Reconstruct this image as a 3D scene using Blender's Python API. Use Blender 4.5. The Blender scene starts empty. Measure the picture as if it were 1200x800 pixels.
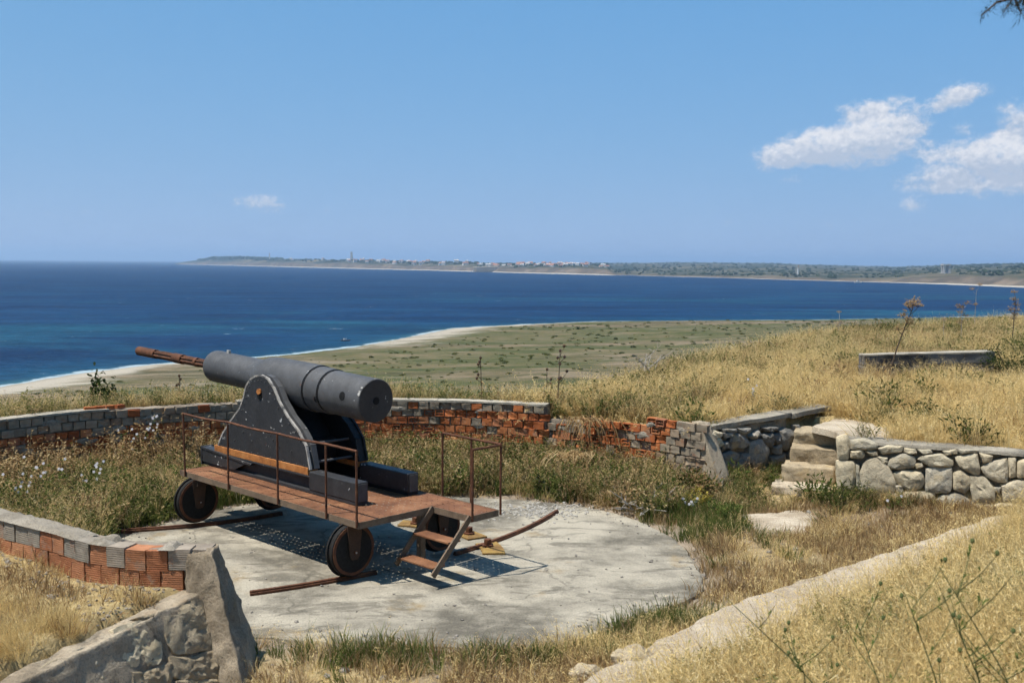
import bpy, bmesh, math, random
import numpy as np
from mathutils import Vector, Matrix, noise as mn

random.seed(7); rng = np.random.default_rng(7)
S = bpy.context.scene; COL = S.collection
R = math.radians

# ------------------------------------------------------------------ camera
F, PITCH, ROLL, CH = 1200.0, math.atan(92 / 1200), R(0.45), 3.8      # measured on the photograph (1200 px wide)
_f = np.array([0, math.cos(PITCH), -math.sin(PITCH)]); _u = np.array([0, math.sin(PITCH), math.cos(PITCH)]); _r = np.array([1., 0, 0])
_cr = math.cos(ROLL) * _r + math.sin(ROLL) * _u; _cu = -math.sin(ROLL) * _r + math.cos(ROLL) * _u
cam_d = bpy.data.cameras.new('camera'); cam = bpy.data.objects.new('camera', cam_d); COL.objects.link(cam)
cam_d.sensor_width = 36; cam_d.lens = 36; cam_d.clip_start = 0.05; cam_d.clip_end = 90000
m = Matrix.Identity(4)
for i in range(3):
    m[i][0], m[i][1], m[i][2] = _cr[i], _cu[i], -_f[i]
m[2][3] = CH
cam.matrix_world = m
cam_d.dof.use_dof = True; cam_d.dof.focus_distance = 20.0; cam_d.dof.aperture_fstop = 3.0
S.camera = cam

# ------------------------------------------------------------------ sun, sky, exposure
SUN = Vector((-0.38, -0.135, 1.0)).normalized()
sl = bpy.data.lights.new('sun', 'SUN'); sl.energy = 5.0; sl.angle = R(0.55); sl.color = (1.0, 0.955, 0.88)
so = bpy.data.objects.new('sun', sl); COL.objects.link(so); so.location = (-20, -12, 60)
so.rotation_euler = SUN.to_track_quat('Z', 'Y').to_euler()
S.view_settings.view_transform = 'Standard'; S.view_settings.look = 'None'
S.view_settings.exposure = 0.50; S.view_settings.gamma = 1.0; S.view_settings.use_curve_mapping = False
SKY_STRENGTH = 0.088; SKY_K = 1.04 * 2 ** -.52             # the photograph is exposed about half a stop up

def ray(x, y):
    d = _f + (x - 600) / F * _cr + (400 - y) / F * _cu
    return d
def un(x, y, z=0.0):                       # where the sight line through a photo pixel meets height z
    d = ray(x, y); t = (z - CH) / d[2]; return np.array([0, 0, CH]) + t * d
def und(x, y, Y):
    d = ray(x, y); return np.array([0, 0, CH]) + d * (Y / d[1])
def onplane(x, y, p0, n):
    d = ray(x, y); o = np.array([0, 0, CH]); t = ((np.array(p0) - o) @ n) / (d @ n); return o + t * d

world = bpy.data.worlds.new('World'); S.world = world; world.use_nodes = True
wt = world.node_tree; wt.nodes.clear()
def wn(t, **k):
    n = wt.nodes.new(t)
    for a, b in k.items(): setattr(n, a, b)
    return n
def wm(op, a, b=None, c=None):
    n = wn('ShaderNodeMath', operation=op)
    for i, v in enumerate((a, b, c)):
        if v is None: continue
        if isinstance(v, (int, float)): n.inputs[i].default_value = v
        else: wt.links.new(v, n.inputs[i])
    return n.outputs[0]
sky = wn('ShaderNodeTexSky', sky_type='NISHITA', sun_disc=False)
sky.sun_elevation = math.asin(SUN.z); sky.sun_rotation = math.atan2(SUN.x, SUN.y)
sky.altitude = 40; sky.air_density = 1.0; sky.dust_density = 0.0; sky.ozone_density = 3.0
tc = wn('ShaderNodeTexCoord'); sx = wn('ShaderNodeSeparateXYZ'); wt.links.new(tc.outputs['Generated'], sx.inputs[0])
az = wm('MULTIPLY', wm('ARCTAN2', sx.outputs[0], sx.outputs[1]), 180 / math.pi)
el = wm('MULTIPLY', wm('ARCSINE', sx.outputs[2]), 180 / math.pi)
cb = wn('ShaderNodeCombineXYZ'); wt.links.new(az, cb.inputs[0]); wt.links.new(el, cb.inputs[1])
def wnoise(scale, detail, rough, w=0.0, sy=1.5):
    mp = wn('ShaderNodeMapping'); mp.inputs['Scale'].default_value = (1, sy, 1); mp.inputs['Location'].default_value = (w, w * 1.7, 0)
    wt.links.new(cb.outputs[0], mp.inputs[0])
    n = wn('ShaderNodeTexNoise'); n.inputs['Scale'].default_value = scale; n.inputs['Detail'].default_value = detail; n.inputs['Roughness'].default_value = rough
    wt.links.new(mp.outputs[0], n.inputs['Vector']); return n.outputs[0]
n1 = wnoise(0.75, 7, 0.62); n2 = wnoise(2.6, 6, 0.6, 31.0, 1.3)
# clouds: (x, y, half width, half height, strength) in photo pixels, turned into directions of the sky
CL = [(905, 186, 30, 18, .8), (945, 176, 48, 26, 1.), (1000, 168, 60, 31, 1.1), (1045, 164, 45, 28, .9), (1008, 130, 30, 15, .75), (1050, 137, 50, 25, .8),
      (1112, 118, 24, 15, .85), (1136, 107, 26, 15, .85), (1190, 138, 26, 24, .8), (1140, 190, 62, 32, .95), (1185, 182, 42, 28, .95), (1088, 212, 44, 17, .65),
      (1145, 222, 50, 13, .6), (1072, 240, 20, 12, .6), (925, 210, 15, 8, .5), (860, 261, 24, 9, .36), (968, 265, 22, 10, .3), (312, 238, 34, 16, .55), (266, 233, 18, 14, .42),
      (388, 247, 30, 8, .28), (1230, 200, 60, 30, .9), (1300, 150, 60, 30, .8), (1125, 150, 18, 10, .3), (540, 256, 40, 8, .2), (90, 252, 50, 9, .2)]
tot = hts = None
for (x, y, hw, hh, st) in CL:
    d = ray(x, y); a0 = math.degrees(math.atan2(d[0], d[1])); e0 = math.degrees(math.asin(d[2] / np.linalg.norm(d)))
    ra, re = 1.07 * hw / F * 57.3, 1.07 * hh / F * 57.3
    dx = wm('MULTIPLY', wm('SUBTRACT', az, a0), 1 / ra); dy = wm('MULTIPLY', wm('SUBTRACT', el, e0), 1 / re)
    q = wm('SUBTRACT', 1.0, wm('MULTIPLY_ADD', dx, dx, wm('MULTIPLY', dy, dy)))
    q = wm('MULTIPLY', wm('MAXIMUM', q, 0.0), st)
    h = wm('MULTIPLY', q, dy)
    tot = q if tot is None else wm('ADD', tot, q); hts = h if hts is None else wm('ADD', hts, h)
body = wm('MINIMUM', tot, 1.15)
dens = wm('ADD', body, wm('MULTIPLY', wm('SUBTRACT', n1, 0.54), 2.1)); dens = wm('ADD', dens, wm('MULTIPLY', wm('SUBTRACT', n2, 0.5), 0.85))
mr = wn('ShaderNodeMapRange', interpolation_type='SMOOTHSTEP'); mr.inputs['From Min'].default_value = 0.12; mr.inputs['From Max'].default_value = 1.05
wt.links.new(dens, mr.inputs[0])
gate = wm('MINIMUM', wm('MULTIPLY', tot, 3.0), 1.0)
cov = wm('MULTIPLY', wm('MULTIPLY', mr.outputs[0], gate), 0.88)
lit = wm('ADD', wm('MULTIPLY', hts, 0.7), wm('MULTIPLY', wm('SUBTRACT', n2, 0.35), 1.4))  # cloud light and shade put into colour: white tops, blue-grey bases
cr = wn('ShaderNodeValToRGB'); wt.links.new(lit, cr.inputs[0])
cr.color_ramp.elements[0].position = 0.0; cr.color_ramp.elements[0].color = (4.3, 4.8, 5.7, 1)
cr.color_ramp.elements[1].position = 0.6; cr.color_ramp.elements[1].color = (7.4, 7.3, 7.4, 1)
vw = wn('ShaderNodeCombineXYZ'); wt.links.new(sx.outputs[0], vw.inputs[0]); wt.links.new(sx.outputs[1], vw.inputs[1])
wt.links.new(wm('ADD', wm('MULTIPLY', wm('ABSOLUTE', sx.outputs[2]), 0.9), 0.1), vw.inputs[2])
vnn = wn('ShaderNodeVectorMath', operation='NORMALIZE'); wt.links.new(vw.outputs[0], vnn.inputs[0]); wt.links.new(vnn.outputs[0], sky.inputs[0])
sp = wn('ShaderNodeSeparateColor'); wt.links.new(sky.outputs[0], sp.inputs[0]); cc = wn('ShaderNodeCombineColor')
deepen = wm('SUBTRACT', 1.0, wm('MULTIPLY', wm('ABSOLUTE', sx.outputs[2]), 0.5))          # a clear sky deepens towards the zenith
for i, (t0, x0, pw) in enumerate(((.175, 1.5, .90), (.428, 2.55, .26), (.79, 4.4, -.15))):     # clear Mediterranean blue, paler at the horizon
    wt.links.new(wm('MULTIPLY', wm('MULTIPLY', wm('POWER', wm('MULTIPLY', sp.outputs[i], 1 / x0), pw), t0 * SKY_K / SKY_STRENGTH), deepen), cc.inputs[i])
mx = wn('ShaderNodeMix', data_type='RGBA'); wt.links.new(cov, mx.inputs[0]); wt.links.new(cc.outputs[0], mx.inputs[6]); wt.links.new(cr.outputs[0], mx.inputs[7])
bg = wn('ShaderNodeBackground'); bg.inputs[1].default_value = SKY_STRENGTH; wt.links.new(mx.outputs[2], bg.inputs[0])
world.cycles.sampling_method = 'MANUAL'; world.cycles.sample_map_resolution = 256
wo = wn('ShaderNodeOutputWorld'); wt.links.new(bg.outputs[0], wo.inputs[0])
S.cycles.use_adaptive_sampling = True; S.cycles.adaptive_threshold = .03; S.cycles.adaptive_min_samples = 16; S.cycles.use_light_tree = False; S.cycles.caustics_reflective = False; S.cycles.caustics_refractive = False
S.cycles.volume_bounces = 0; S.cycles.max_bounces = 4; S.cycles.diffuse_bounces = 3; S.cycles.glossy_bounces = 2; S.cycles.transmission_bounces = 3; S.cycles.transparent_max_bounces = 4

# ------------------------------------------------------------------ helpers
def tag(o, label=None, cat=None, group=None, kind=None):
    for k, v in (('label', label), ('category', cat), ('group', group), ('kind', kind)):
        if v: o[k] = v
    return o
def empty(name, loc, rz=0):
    o = bpy.data.objects.new(name, None); COL.objects.link(o); o.location = loc; o.rotation_euler = (0, 0, rz); o.empty_display_size = .2; return o
def link(name, me, parent=None):
    o = bpy.data.objects.new(name, me); COL.objects.link(o)
    if parent: o.parent = parent
    return o
class MB:
    def __init__(s): s.v = []; s.f = []
    def poly(s, pts):
        b = len(s.v); s.v += [tuple(p) for p in pts]; s.f.append(list(range(b, b + len(pts)))); return s
    def box(s, x0, x1, y0, y1, z0, z1):
        b = len(s.v)
        s.v += [(x, y, z) for z in (z0, z1) for x, y in ((x0, y0), (x1, y0), (x1, y1), (x0, y1))]
        for q in ((3, 2, 1, 0), (4, 5, 6, 7), (0, 1, 5, 4), (1, 2, 6, 5), (2, 3, 7, 6), (3, 0, 4, 7)): s.f.append([b + i for i in q])
        return s
    def hexa(s, c):                       # eight corners, bottom ring then top ring
        b = len(s.v); s.v += [tuple(p) for p in c]
        for q in ((3, 2, 1, 0), (4, 5, 6, 7), (0, 1, 5, 4), (1, 2, 6, 5), (2, 3, 7, 6), (3, 0, 4, 7)): s.f.append([b + i for i in q])
        return s
    def tube(s, path, rad, n=8, caps=True):
        path = [Vector(p) for p in path]; k = len(path)
        rad = [rad] * k if isinstance(rad, (int, float)) else rad
        b = len(s.v); ref = None
        for i, p in enumerate(path):
            t = (path[min(i + 1, k - 1)] - path[max(i - 1, 0)]).normalized()
            if ref is None: ref = Vector((0, 0, 1)) if abs(t.z) < .9 else Vector((1, 0, 0))
            a = t.cross(ref).normalized(); c = a.cross(t).normalized(); ref = c
            for j in range(n):
                w = 2 * math.pi * j / n; s.v.append(tuple(p + (a * math.cos(w) + c * math.sin(w)) * rad[i]))
        for i in range(k - 1):
            for j in range(n):
                s.f.append([b + i * n + j, b + i * n + (j + 1) % n, b + (i + 1) * n + (j + 1) % n, b + (i + 1) * n + j])
        if caps: s.f.append([b + j for j in range(n)][::-1]); s.f.append([b + (k - 1) * n + j for j in range(n)])
        return s
    def prism(s, prof, d, off):           # prof: 3-D polygon, extruded by vector d
        b = len(s.v); n = len(prof); d = Vector(d); off = Vector(off)
        s.v += [tuple(Vector(p) + off) for p in prof] + [tuple(Vector(p) + off + d) for p in prof]
        s.f.append([b + i for i in range(n)][::-1]); s.f.append([b + n + i for i in range(n)])
        for i in range(n): s.f.append([b + i, b + (i + 1) % n, b + n + (i + 1) % n, b + n + i])
        return s
    def mesh(s, name, mat=None, smooth=False, fix=True):
        me = bpy.data.meshes.new(name); me.from_pydata(s.v, [], s.f)
        if fix:
            bm = bmesh.new(); bm.from_mesh(me); bmesh.ops.recalc_face_normals(bm, faces=bm.faces); bm.to_mesh(me); bm.free()
        if mat: me.materials.append(mat)
        if smooth:
            me.polygons.foreach_set('use_smooth', [True] * len(me.polygons))
            try: me.set_sharp_from_angle(angle=R(38))
            except Exception: pass
        me.update(); return me
    def build(s, name, mat, parent=None, smooth=False, bevel=0):
        o = link(name, s.mesh(name, mat, smooth), parent)
        if bevel:
            b = o.modifiers.new('bevel', 'BEVEL'); b.width = bevel; b.segments = 2; b.limit_method = 'ANGLE'
        return o

def npmesh(name, verts, faces, mat=None, smooth=False, attrs=None):
    me = bpy.data.meshes.new(name); me.from_pydata([], [], [])
    verts = np.asarray(verts, np.float32); faces = np.asarray(faces, np.int32)
    me.vertices.add(len(verts)); me.vertices.foreach_set('co', verts.ravel())
    n, k = faces.shape
    me.loops.add(n * k); me.loops.foreach_set('vertex_index', faces.ravel())
    me.polygons.add(n); me.polygons.foreach_set('loop_start', np.arange(0, n * k, k, dtype=np.int32))
    for a, val in (attrs or {}).items():
        at = me.attributes.new(a, 'FLOAT', 'POINT'); at.data.foreach_set('value', np.asarray(val, np.float32))
    if smooth: me.polygons.foreach_set('use_smooth', [True] * n)
    if mat: me.materials.append(mat)
    me.update(calc_edges=True); me.validate(); return me

# value noise in numpy
_tab = np.random.default_rng(3).random((256, 256)).astype(np.float64)
def vn(x, y):
    xi = np.floor(x).astype(int); yi = np.floor(y).astype(int); fx = x - xi; fy = y - yi
    fx = fx * fx * (3 - 2 * fx); fy = fy * fy * (3 - 2 * fy)
    g = lambda a, b: _tab[a & 255, b & 255]
    return (g(xi, yi) * (1 - fx) + g(xi + 1, yi) * fx) * (1 - fy) + (g(xi, yi + 1) * (1 - fx) + g(xi + 1, yi + 1) * fx) * fy
def fbm(x, y, s=1.0, o=4):
    t = 0; a = .5; x = np.asarray(x, float) * s; y = np.asarray(y, float) * s
    for i in range(o): t = t + a * vn(x + 17.3 * i, y + 9.1 * i); a *= .5; x = x * 2.03; y = y * 2.03
    return t / (1 - .5 ** o)
def sstep(a, b, x):
    t = np.clip((np.asarray(x, float) - a) / (b - a), 0, 1); return t * t * (3 - 2 * t)
def sdpoly(px, py, P):                    # signed distance to a polygon, negative inside
    P = np.asarray(P, float); d = np.full(np.shape(px), 1e18); inside = np.zeros(np.shape(px), bool)
    for i in range(len(P)):
        a = P[i]; b = P[(i + 1) % len(P)]; e = b - a
        wx = px - a[0]; wy = py - a[1]; t = np.clip((wx * e[0] + wy * e[1]) / (e @ e + 1e-12), 0, 1)
        d = np.minimum(d, (wx - e[0] * t) ** 2 + (wy - e[1] * t) ** 2)
        c = ((a[1] > py) != (b[1] > py)) & (px < (b[0] - a[0]) * (py - a[1]) / (b[1] - a[1] + 1e-12) + a[0])
        inside ^= c
    d = np.sqrt(d); return np.where(inside, -d, d)
def sdline(px, py, P):                    # distance to an open polyline
    P = np.asarray(P, float); d = np.full(np.shape(px), 1e18)
    for i in range(len(P) - 1):
        a = P[i]; b = P[i + 1]; e = b - a
        wx = px - a[0]; wy = py - a[1]; t = np.clip((wx * e[0] + wy * e[1]) / (e @ e + 1e-12), 0, 1)
        d = np.minimum(d, (wx - e[0] * t) ** 2 + (wy - e[1] * t) ** 2)
    return np.sqrt(d)
def resample(P, step):                    # Catmull-Rom through P, even spacing
    P = [np.array(p, float) for p in P]; Q = [2 * P[0] - P[1]] + P + [2 * P[-1] - P[-2]]; out = []
    for i in range(1, len(Q) - 2):
        for t in np.linspace(0, 1, 24, endpoint=False):
            a, b, c, d = Q[i - 1:i + 3]
            out.append(.5 * ((2 * b) + (c - a) * t + (2 * a - 5 * b + 4 * c - d) * t * t + (-a + 3 * b - 3 * c + d) * t ** 3))
    out.append(P[-1]); out = np.array(out)
    L = np.concatenate([[0], np.cumsum(np.linalg.norm(np.diff(out, axis=0), axis=1))])
    n = max(2, int(round(L[-1] / step)) + 1); s = np.linspace(0, L[-1], n)
    return np.stack([np.interp(s, L, out[:, k]) for k in range(out.shape[1])], 1)

# ------------------------------------------------------------------ materials
class M:
    def __init__(s, name):
        s.m = bpy.data.materials.new(name); s.m.use_nodes = True; s.t = s.m.node_tree; s.t.nodes.clear()
        s.out = s.n('ShaderNodeOutputMaterial')
    def n(s, t, **k):
        n = s.t.nodes.new(t)
        for a, b in k.items(): setattr(n, a, b)
        return n
    def l(s, a, b): s.t.links.new(a, b)
    def setin(s, sock, v):
        if v is None: return
        if hasattr(v, 'is_output'): s.l(v, sock)
        elif isinstance(v, (tuple, list)) and len(v) == 3 and sock.type == 'RGBA': sock.default_value = (*v, 1)
        else: sock.default_value = v
    def math(s, op, a, b=None, c=None):
        n = s.n('ShaderNodeMath', operation=op)
        for i, v in enumerate((a, b, c)): s.setin(n.inputs[i], v)
        return n.outputs[0]
    def coord(s, kind='Object', scale=(1, 1, 1), rand=False):
        t = s.n('ShaderNodeTexCoord'); mp = s.n('ShaderNodeMapping'); s.l(t.outputs[kind], mp.inputs[0]); mp.inputs['Scale'].default_value = scale
        if rand:
            oi = s.n('ShaderNodeObjectInfo'); ml = s.n('ShaderNodeVectorMath', operation='SCALE'); ml.inputs[0].default_value = (37, 71, 113)
            s.l(oi.outputs['Random'], ml.inputs[3]); s.l(ml.outputs[0], mp.inputs['Location'])
        return mp.outputs[0]
    def noise(s, v, scale, detail=5, rough=.55, dist=0):
        n = s.n('ShaderNodeTexNoise'); s.l(v, n.inputs['Vector']); n.inputs['Scale'].default_value = scale; n.inputs['Detail'].default_value = detail
        n.inputs['Roughness'].default_value = rough; n.inputs['Distortion'].default_value = dist; return n.outputs[0]
    def voro(s, v, scale, feature='F1', out=0):
        n = s.n('ShaderNodeTexVoronoi', feature=feature); s.l(v, n.inputs['Vector']); n.inputs['Scale'].default_value = scale; return n.outputs[out]
    def ramp(s, f, stops, interp='LINEAR'):
        n = s.n('ShaderNodeValToRGB'); s.setin(n.inputs[0], f); e = n.color_ramp.elements; n.color_ramp.interpolation = interp
        while len(e) < len(stops): e.new(.5)
        for q, (p, c) in zip(e, stops): q.position = p; q.color = (*c, 1) if len(c) == 3 else c
        return n.outputs[0]
    def step(s, f, a, b):
        n = s.n('ShaderNodeMapRange', interpolation_type='SMOOTHSTEP'); s.setin(n.inputs[0], f); n.inputs[1].default_value = a; n.inputs[2].default_value = b; return n.outputs[0]
    def mix(s, f, a, b, mode='MIX'):
        n = s.n('ShaderNodeMix', data_type='RGBA', blend_type=mode); s.setin(n.inputs[0], f); s.setin(n.inputs[6], a); s.setin(n.inputs[7], b); return n.outputs[2]
    def attr(s, name):
        n = s.n('ShaderNodeAttribute', attribute_name=name); return n.outputs['Fac']
    def rand(s): return s.n('ShaderNodeObjectInfo').outputs['Random']
    def bump(s, h, strength, dist=.02, prev=None):
        n = s.n('ShaderNodeBump'); n.inputs['Strength'].default_value = strength; n.inputs['Distance'].default_value = dist; s.l(h, n.inputs['Height'])
        if prev: s.l(prev, n.inputs['Normal'])
        return n.outputs[0]
    def bsdf(s, col, rough=.85, normal=None, spec=.3, metal=0.0):
        b = s.n('ShaderNodeBsdfPrincipled'); s.setin(b.inputs['Base Color'], col); s.setin(b.inputs['Roughness'], rough)
        b.inputs['Specular IOR Level'].default_value = spec; s.setin(b.inputs['Metallic'], metal)
        if normal: s.l(normal, b.inputs['Normal'])
        s.l(b.outputs[0], s.out.inputs[0]); return s.m

KA = .76
def ks(stops): return [(p, tuple(KA * k for k in c[:3])) for p, c in stops]
def kc(c): return None if c is None else tuple(KA * k for k in c)
def simple(name, stops, scale=4., rough=.85, bump=.3, bscale=25., bdist=.02, rand=False, spec=.25, detail=8):
    stops = ks(stops); q = M(name); v = q.coord(rand=rand); c = q.ramp(q.noise(v, scale, detail, .62), stops); nb = q.noise(v, bscale, 6, .6)
    c = q.mix(.35, c, q.ramp(nb, [(.3, (.6, .6, .6)), (.7, (1.25, 1.25, 1.25))]), 'MULTIPLY')
    return q.bsdf(c, rough, q.bump(nb, bump, bdist), spec)

def concrete(name, light=(.46, .43, .37), dark=(.20, .185, .16), warm=None, bump=.5):
    light, dark, warm = kc(light), kc(dark), kc(warm); q = M(name); v = q.coord(); a = q.noise(v, .55, 9, .68, .3); b = q.noise(v, 2.7, 8, .7); c = q.noise(v, 45, 4, .7); g = q.voro(v, 90)
    col = q.ramp(a, [(.38, dark), (.48, tuple(.5 * l + .5 * d for l, d in zip(light, dark))), (.57, light)])
    b2 = q.noise(q.coord(scale=(.6, 1.6, 1)), 1.5, 8, .72, .4); col = q.mix(q.math('MULTIPLY', q.step(b2, .50, .60), .8), col, dark); col = q.mix(q.step(b, .46, .66), col, q.mix(.5, col, light))
    sp = q.ramp(c, [(.35, (.55, .55, .55)), (.5, (1, 1, 1)), (.68, (1.22, 1.2, 1.16))]); col = q.mix(.7, col, sp, 'MULTIPLY')
    pit = q.ramp(g, [(.05, (.45, .43, .4)), (.18, (1, 1, 1))]); col = q.mix(q.step(b, .5, .6), col, q.mix(1., col, pit, 'MULTIPLY'))
    if warm:
        w = q.math('MULTIPLY', q.step(q.noise(v, 1.1, 6, .6), .57, .68), q.step(b, .42, .6)); col = q.mix(q.math('MULTIPLY', w, .6), col, warm)
    wv_ = q.n('ShaderNodeVectorMath', operation='ADD'); nn_ = q.n('ShaderNodeTexNoise'); nn_.inputs['Scale'].default_value = 2.2; nn_.inputs['Detail'].default_value = 6; q.l(v, nn_.inputs['Vector']); sc_ = q.n('ShaderNodeVectorMath', operation='SCALE'); q.l(nn_.outputs['Color'], sc_.inputs[0]); sc_.inputs[3].default_value = .55
    q.l(v, wv_.inputs[0]); q.l(sc_.outputs[0], wv_.inputs[1]); ck = q.voro(wv_.outputs[0], .42, 'DISTANCE_TO_EDGE'); crack = q.math('MULTIPLY', q.step(ck, .011, .004), q.step(q.noise(v, .8, 3, .5), .50, .56)); col = q.mix(q.math('MULTIPLY', crack, .38), col, tuple(.3 * k for k in dark))
    h = q.math('ADD', q.math('MULTIPLY', b, .6), q.math('MULTIPLY', c, .4))
    return q.bsdf(col, .93, q.bump(h, bump, .03), .2)

MT = {}
MT['pad'] = concrete('pad_concrete', light=(.455, .41, .32), dark=(.150, .134, .104), warm=(.27, .175, .06), bump=.45)
MT['mortar'] = concrete('grey_mortar', light=(.40, .355, .285), dark=(.22, .19, .145), bump=.9)
MT['plaster'] = concrete('sandy_plaster', light=(.48, .40, .29), dark=(.24, .19, .13), warm=(.25, .16, .08), bump=1.)
MT['coping'] = concrete('coping_concrete', light=(.50, .45, .36), dark=(.23, .205, .16), bump=.7)
MT['core'] = simple('wall_core', [(.3, (.20, .165, .125)), (.5, (.31, .255, .195)), (.7, (.38, .33, .26))], 3, bump=.8)
MT['rubble'] = simple('rubble_mortar', [(.3, (.20, .17, .125)), (.7, (.42, .36, .265))], 5, bump=1., bdist=.05)

def brick_mat(name, stops, dirt=(.30, .28, .25), ridge=0., amount=.5):
    stops = ks(stops); dirt = kc(dirt); q = M(name); v = q.coord(rand=True); r = q.rand()
    col = q.ramp(r, stops); n = q.noise(v, 9, 7, .65); f = q.noise(v, 60, 4, .6)
    col = q.mix(.6, col, q.ramp(n, [(.3, (.6, .58, .56)), (.7, (1.3, 1.28, 1.25))]), 'MULTIPLY')
    sm = q.math('MULTIPLY', q.step(q.noise(v, 5, 6, .7), .5 + .1 * (1 - amount), .64), amount); col = q.mix(sm, col, dirt)
    h = q.math('ADD', q.math('MULTIPLY', n, .6), q.math('MULTIPLY', f, .4)); nb = q.bump(h, .5, .02)
    if ridge:
        w = q.n('ShaderNodeTexWave', wave_type='BANDS', bands_direction='Z'); q.l(q.coord(), w.inputs['Vector']); w.inputs['Scale'].default_value = 15; w.inputs['Distortion'].default_value = 1.2; w.inputs['Detail'].default_value = 3
        nb = q.bump(w.outputs[0], ridge, .012, nb); col = q.mix(.12, col, q.ramp(w.outputs[0], [(.2, (.55, .5, .48)), (.6, (1.1, 1.1, 1.1))]), 'MULTIPLY')
    return q.bsdf(col, .92, nb, .15)
MT['brick'] = brick_mat('terracotta_brick', [(0, (.30, .090, .036)), (.3, (.43, .130, .045)), (.6, (.54, .185, .068)), (.85, (.56, .23, .10)), (1, (.36, .15, .085))], dirt=(.34, .27, .20), amount=.45)
MT['brick_grey'] = brick_mat('mortared_brick', [(0, (.24, .20, .15)), (.5, (.35, .295, .22)), (.8, (.40, .32, .23)), (1, (.28, .175, .11))], dirt=(.32, .125, .06), amount=.45)
MT['tile'] = brick_mat('ridged_block', [(0, (.37, .145, .070)), (.5, (.45, .19, .095)), (1, (.50, .245, .13))], dirt=(.33, .28, .22), ridge=.25, amount=.45)
MT['tile_grey'] = brick_mat('ridged_block_mortared', [(0, (.30, .265, .215)), (.6, (.36, .32, .26)), (1, (.34, .25, .18))], dirt=(.38, .16, .08), ridge=.25, amount=.45)

def stone_mat(name, stops, scale=4):
    stops = ks(stops); q = M(name); v = q.coord(rand=True); r = q.rand(); base = q.ramp(r, stops); n = q.noise(v, scale, 9, .68, .4); f = q.noise(v, 38, 6, .7)
    col = q.mix(.85, base, q.ramp(n, [(.28, (.42, .41, .40)), (.5, (1, 1, 1)), (.72, (1.38, 1.34, 1.26))]), 'MULTIPLY')
    col = q.mix(.5, col, q.ramp(f, [(.3, (.5, .5, .5)), (.65, (1.25, 1.25, 1.22))]), 'MULTIPLY')
    och = q.step(q.noise(v, 2.2, 5, .6), .56, .68); col = q.mix(q.math('MULTIPLY', och, .45), col, (.42, .31, .16))
    h = q.math('ADD', q.math('MULTIPLY', n, .7), q.math('MULTIPLY', f, .3))
    return q.bsdf(col, .93, q.bump(h, .9, .045), .15)
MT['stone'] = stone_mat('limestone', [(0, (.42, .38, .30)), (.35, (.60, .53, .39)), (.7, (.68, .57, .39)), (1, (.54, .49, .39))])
MT['stone_dark'] = stone_mat('shaded_stone', [(0, (.17, .16, .145)), (.5, (.27, .255, .225)), (1, (.36, .33, .28))])  # darker copy of the limestone: shade of the left wall put into its colour
MT['stone_wing'] = stone_mat('rough_ashlar', [(0, (.38, .30, .195)), (.6, (.50, .41, .28)), (1, (.44, .36, .245))], 7)

def rust_mat(name, stops, scale=5, rough=.82, paint=None):
    stops = [(p, tuple(.88 * k for k in c)) for p, c in stops]; q = M(name); v = q.coord(); n = q.noise(v, scale, 9, .7, .3); f = q.noise(v, 55, 5, .7)
    col = q.ramp(n, stops); col = q.mix(.55, col, q.ramp(f, [(.3, (.5, .47, .45)), (.7, (1.35, 1.3, 1.25))]), 'MULTIPLY')
    if paint: col = q.mix(q.step(q.noise(v, 2.3, 6, .7), .55, .62), col, paint)
    return q.bsdf(col, rough, q.bump(f, .4, .01), .3)
MT['rust'] = rust_mat('rusty_steel', [(.3, (.055, .024, .014)), (.5, (.110, .044, .021)), (.7, (.19, .080, .036))])
MT['rust_deck'] = rust_mat('rusty_deck_plate', [(.32, (.105, .046, .024)), (.5, (.185, .080, .036)), (.68, (.30, .150, .075))], 2.2)
MT['rust_orange'] = rust_mat('orange_rust', [(.3, (.24, .080, .020)), (.55, (.46, .185, .050)), (.75, (.55, .27, .10))], 4)
MT['rust_dark'] = rust_mat('dark_rusty_steel', [(.3, (.035, .024, .018)), (.6, (.075, .042, .026)), (.8, (.14, .062, .03))], 4)
MT['rail_side'] = rust_mat('deck_edge_steel', [(.3, (.11, .075, .05)), (.55, (.19, .14, .095)), (.75, (.27, .16, .09))], 5)
MT['yellow'] = rust_mat('yellow_painted_steel', [(.3, (.13, .075, .03)), (.46, (.24, .145, .045)), (.58, (.33, .22, .06)), (.75, (.30, .24, .14))], 4)

def paint_mat(name, c, chips=.06, rough=.52, mott=.35):
    c = tuple(.78 * k for k in c); q = M(name); v = q.coord(); n = q.noise(v, 2.2, 7, .65); f = q.noise(v, 30, 5, .6); st = q.noise(q.coord(scale=(1, 1, .18)), 6, 5, .6)
    col = q.mix(mott, c, q.ramp(n, [(.3, tuple(.55 * k for k in c)), (.7, tuple(1.6 * k for k in c))]))
    col = q.mix(q.math('MULTIPLY', q.step(st, .56, .75), .3), col, tuple(1.9 * k + .01 for k in c))
    chip = q.math('MULTIPLY', q.step(q.noise(v, 15, 3, .5), .70 - chips, .73 - chips), q.step(n, .45, .6)); col = q.mix(chip, col, (.42, .42, .40))
    fine = q.noise(v, 9, 8, .75); col = q.mix(.55, col, q.ramp(fine, [(.3, (.62, .61, .60)), (.5, (1, 1, 1)), (.7, (1.42, 1.40, 1.36))]), 'MULTIPLY')
    rs = q.math('MULTIPLY', q.step(q.noise(v, 11, 6, .7), .63, .70), q.step(q.noise(v, 1.7, 4, .6), .50, .60)); col = q.mix(q.math('MULTIPLY', rs, .7), col, (.11, .045, .02))
    return q.bsdf(col, q.ramp(f, [(.3, (rough - .08,) * 3), (.7, (rough + .15,) * 3)]), q.bump(q.math('ADD', f, q.math('MULTIPLY', fine, .8)), .22, .008), .35)
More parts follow.
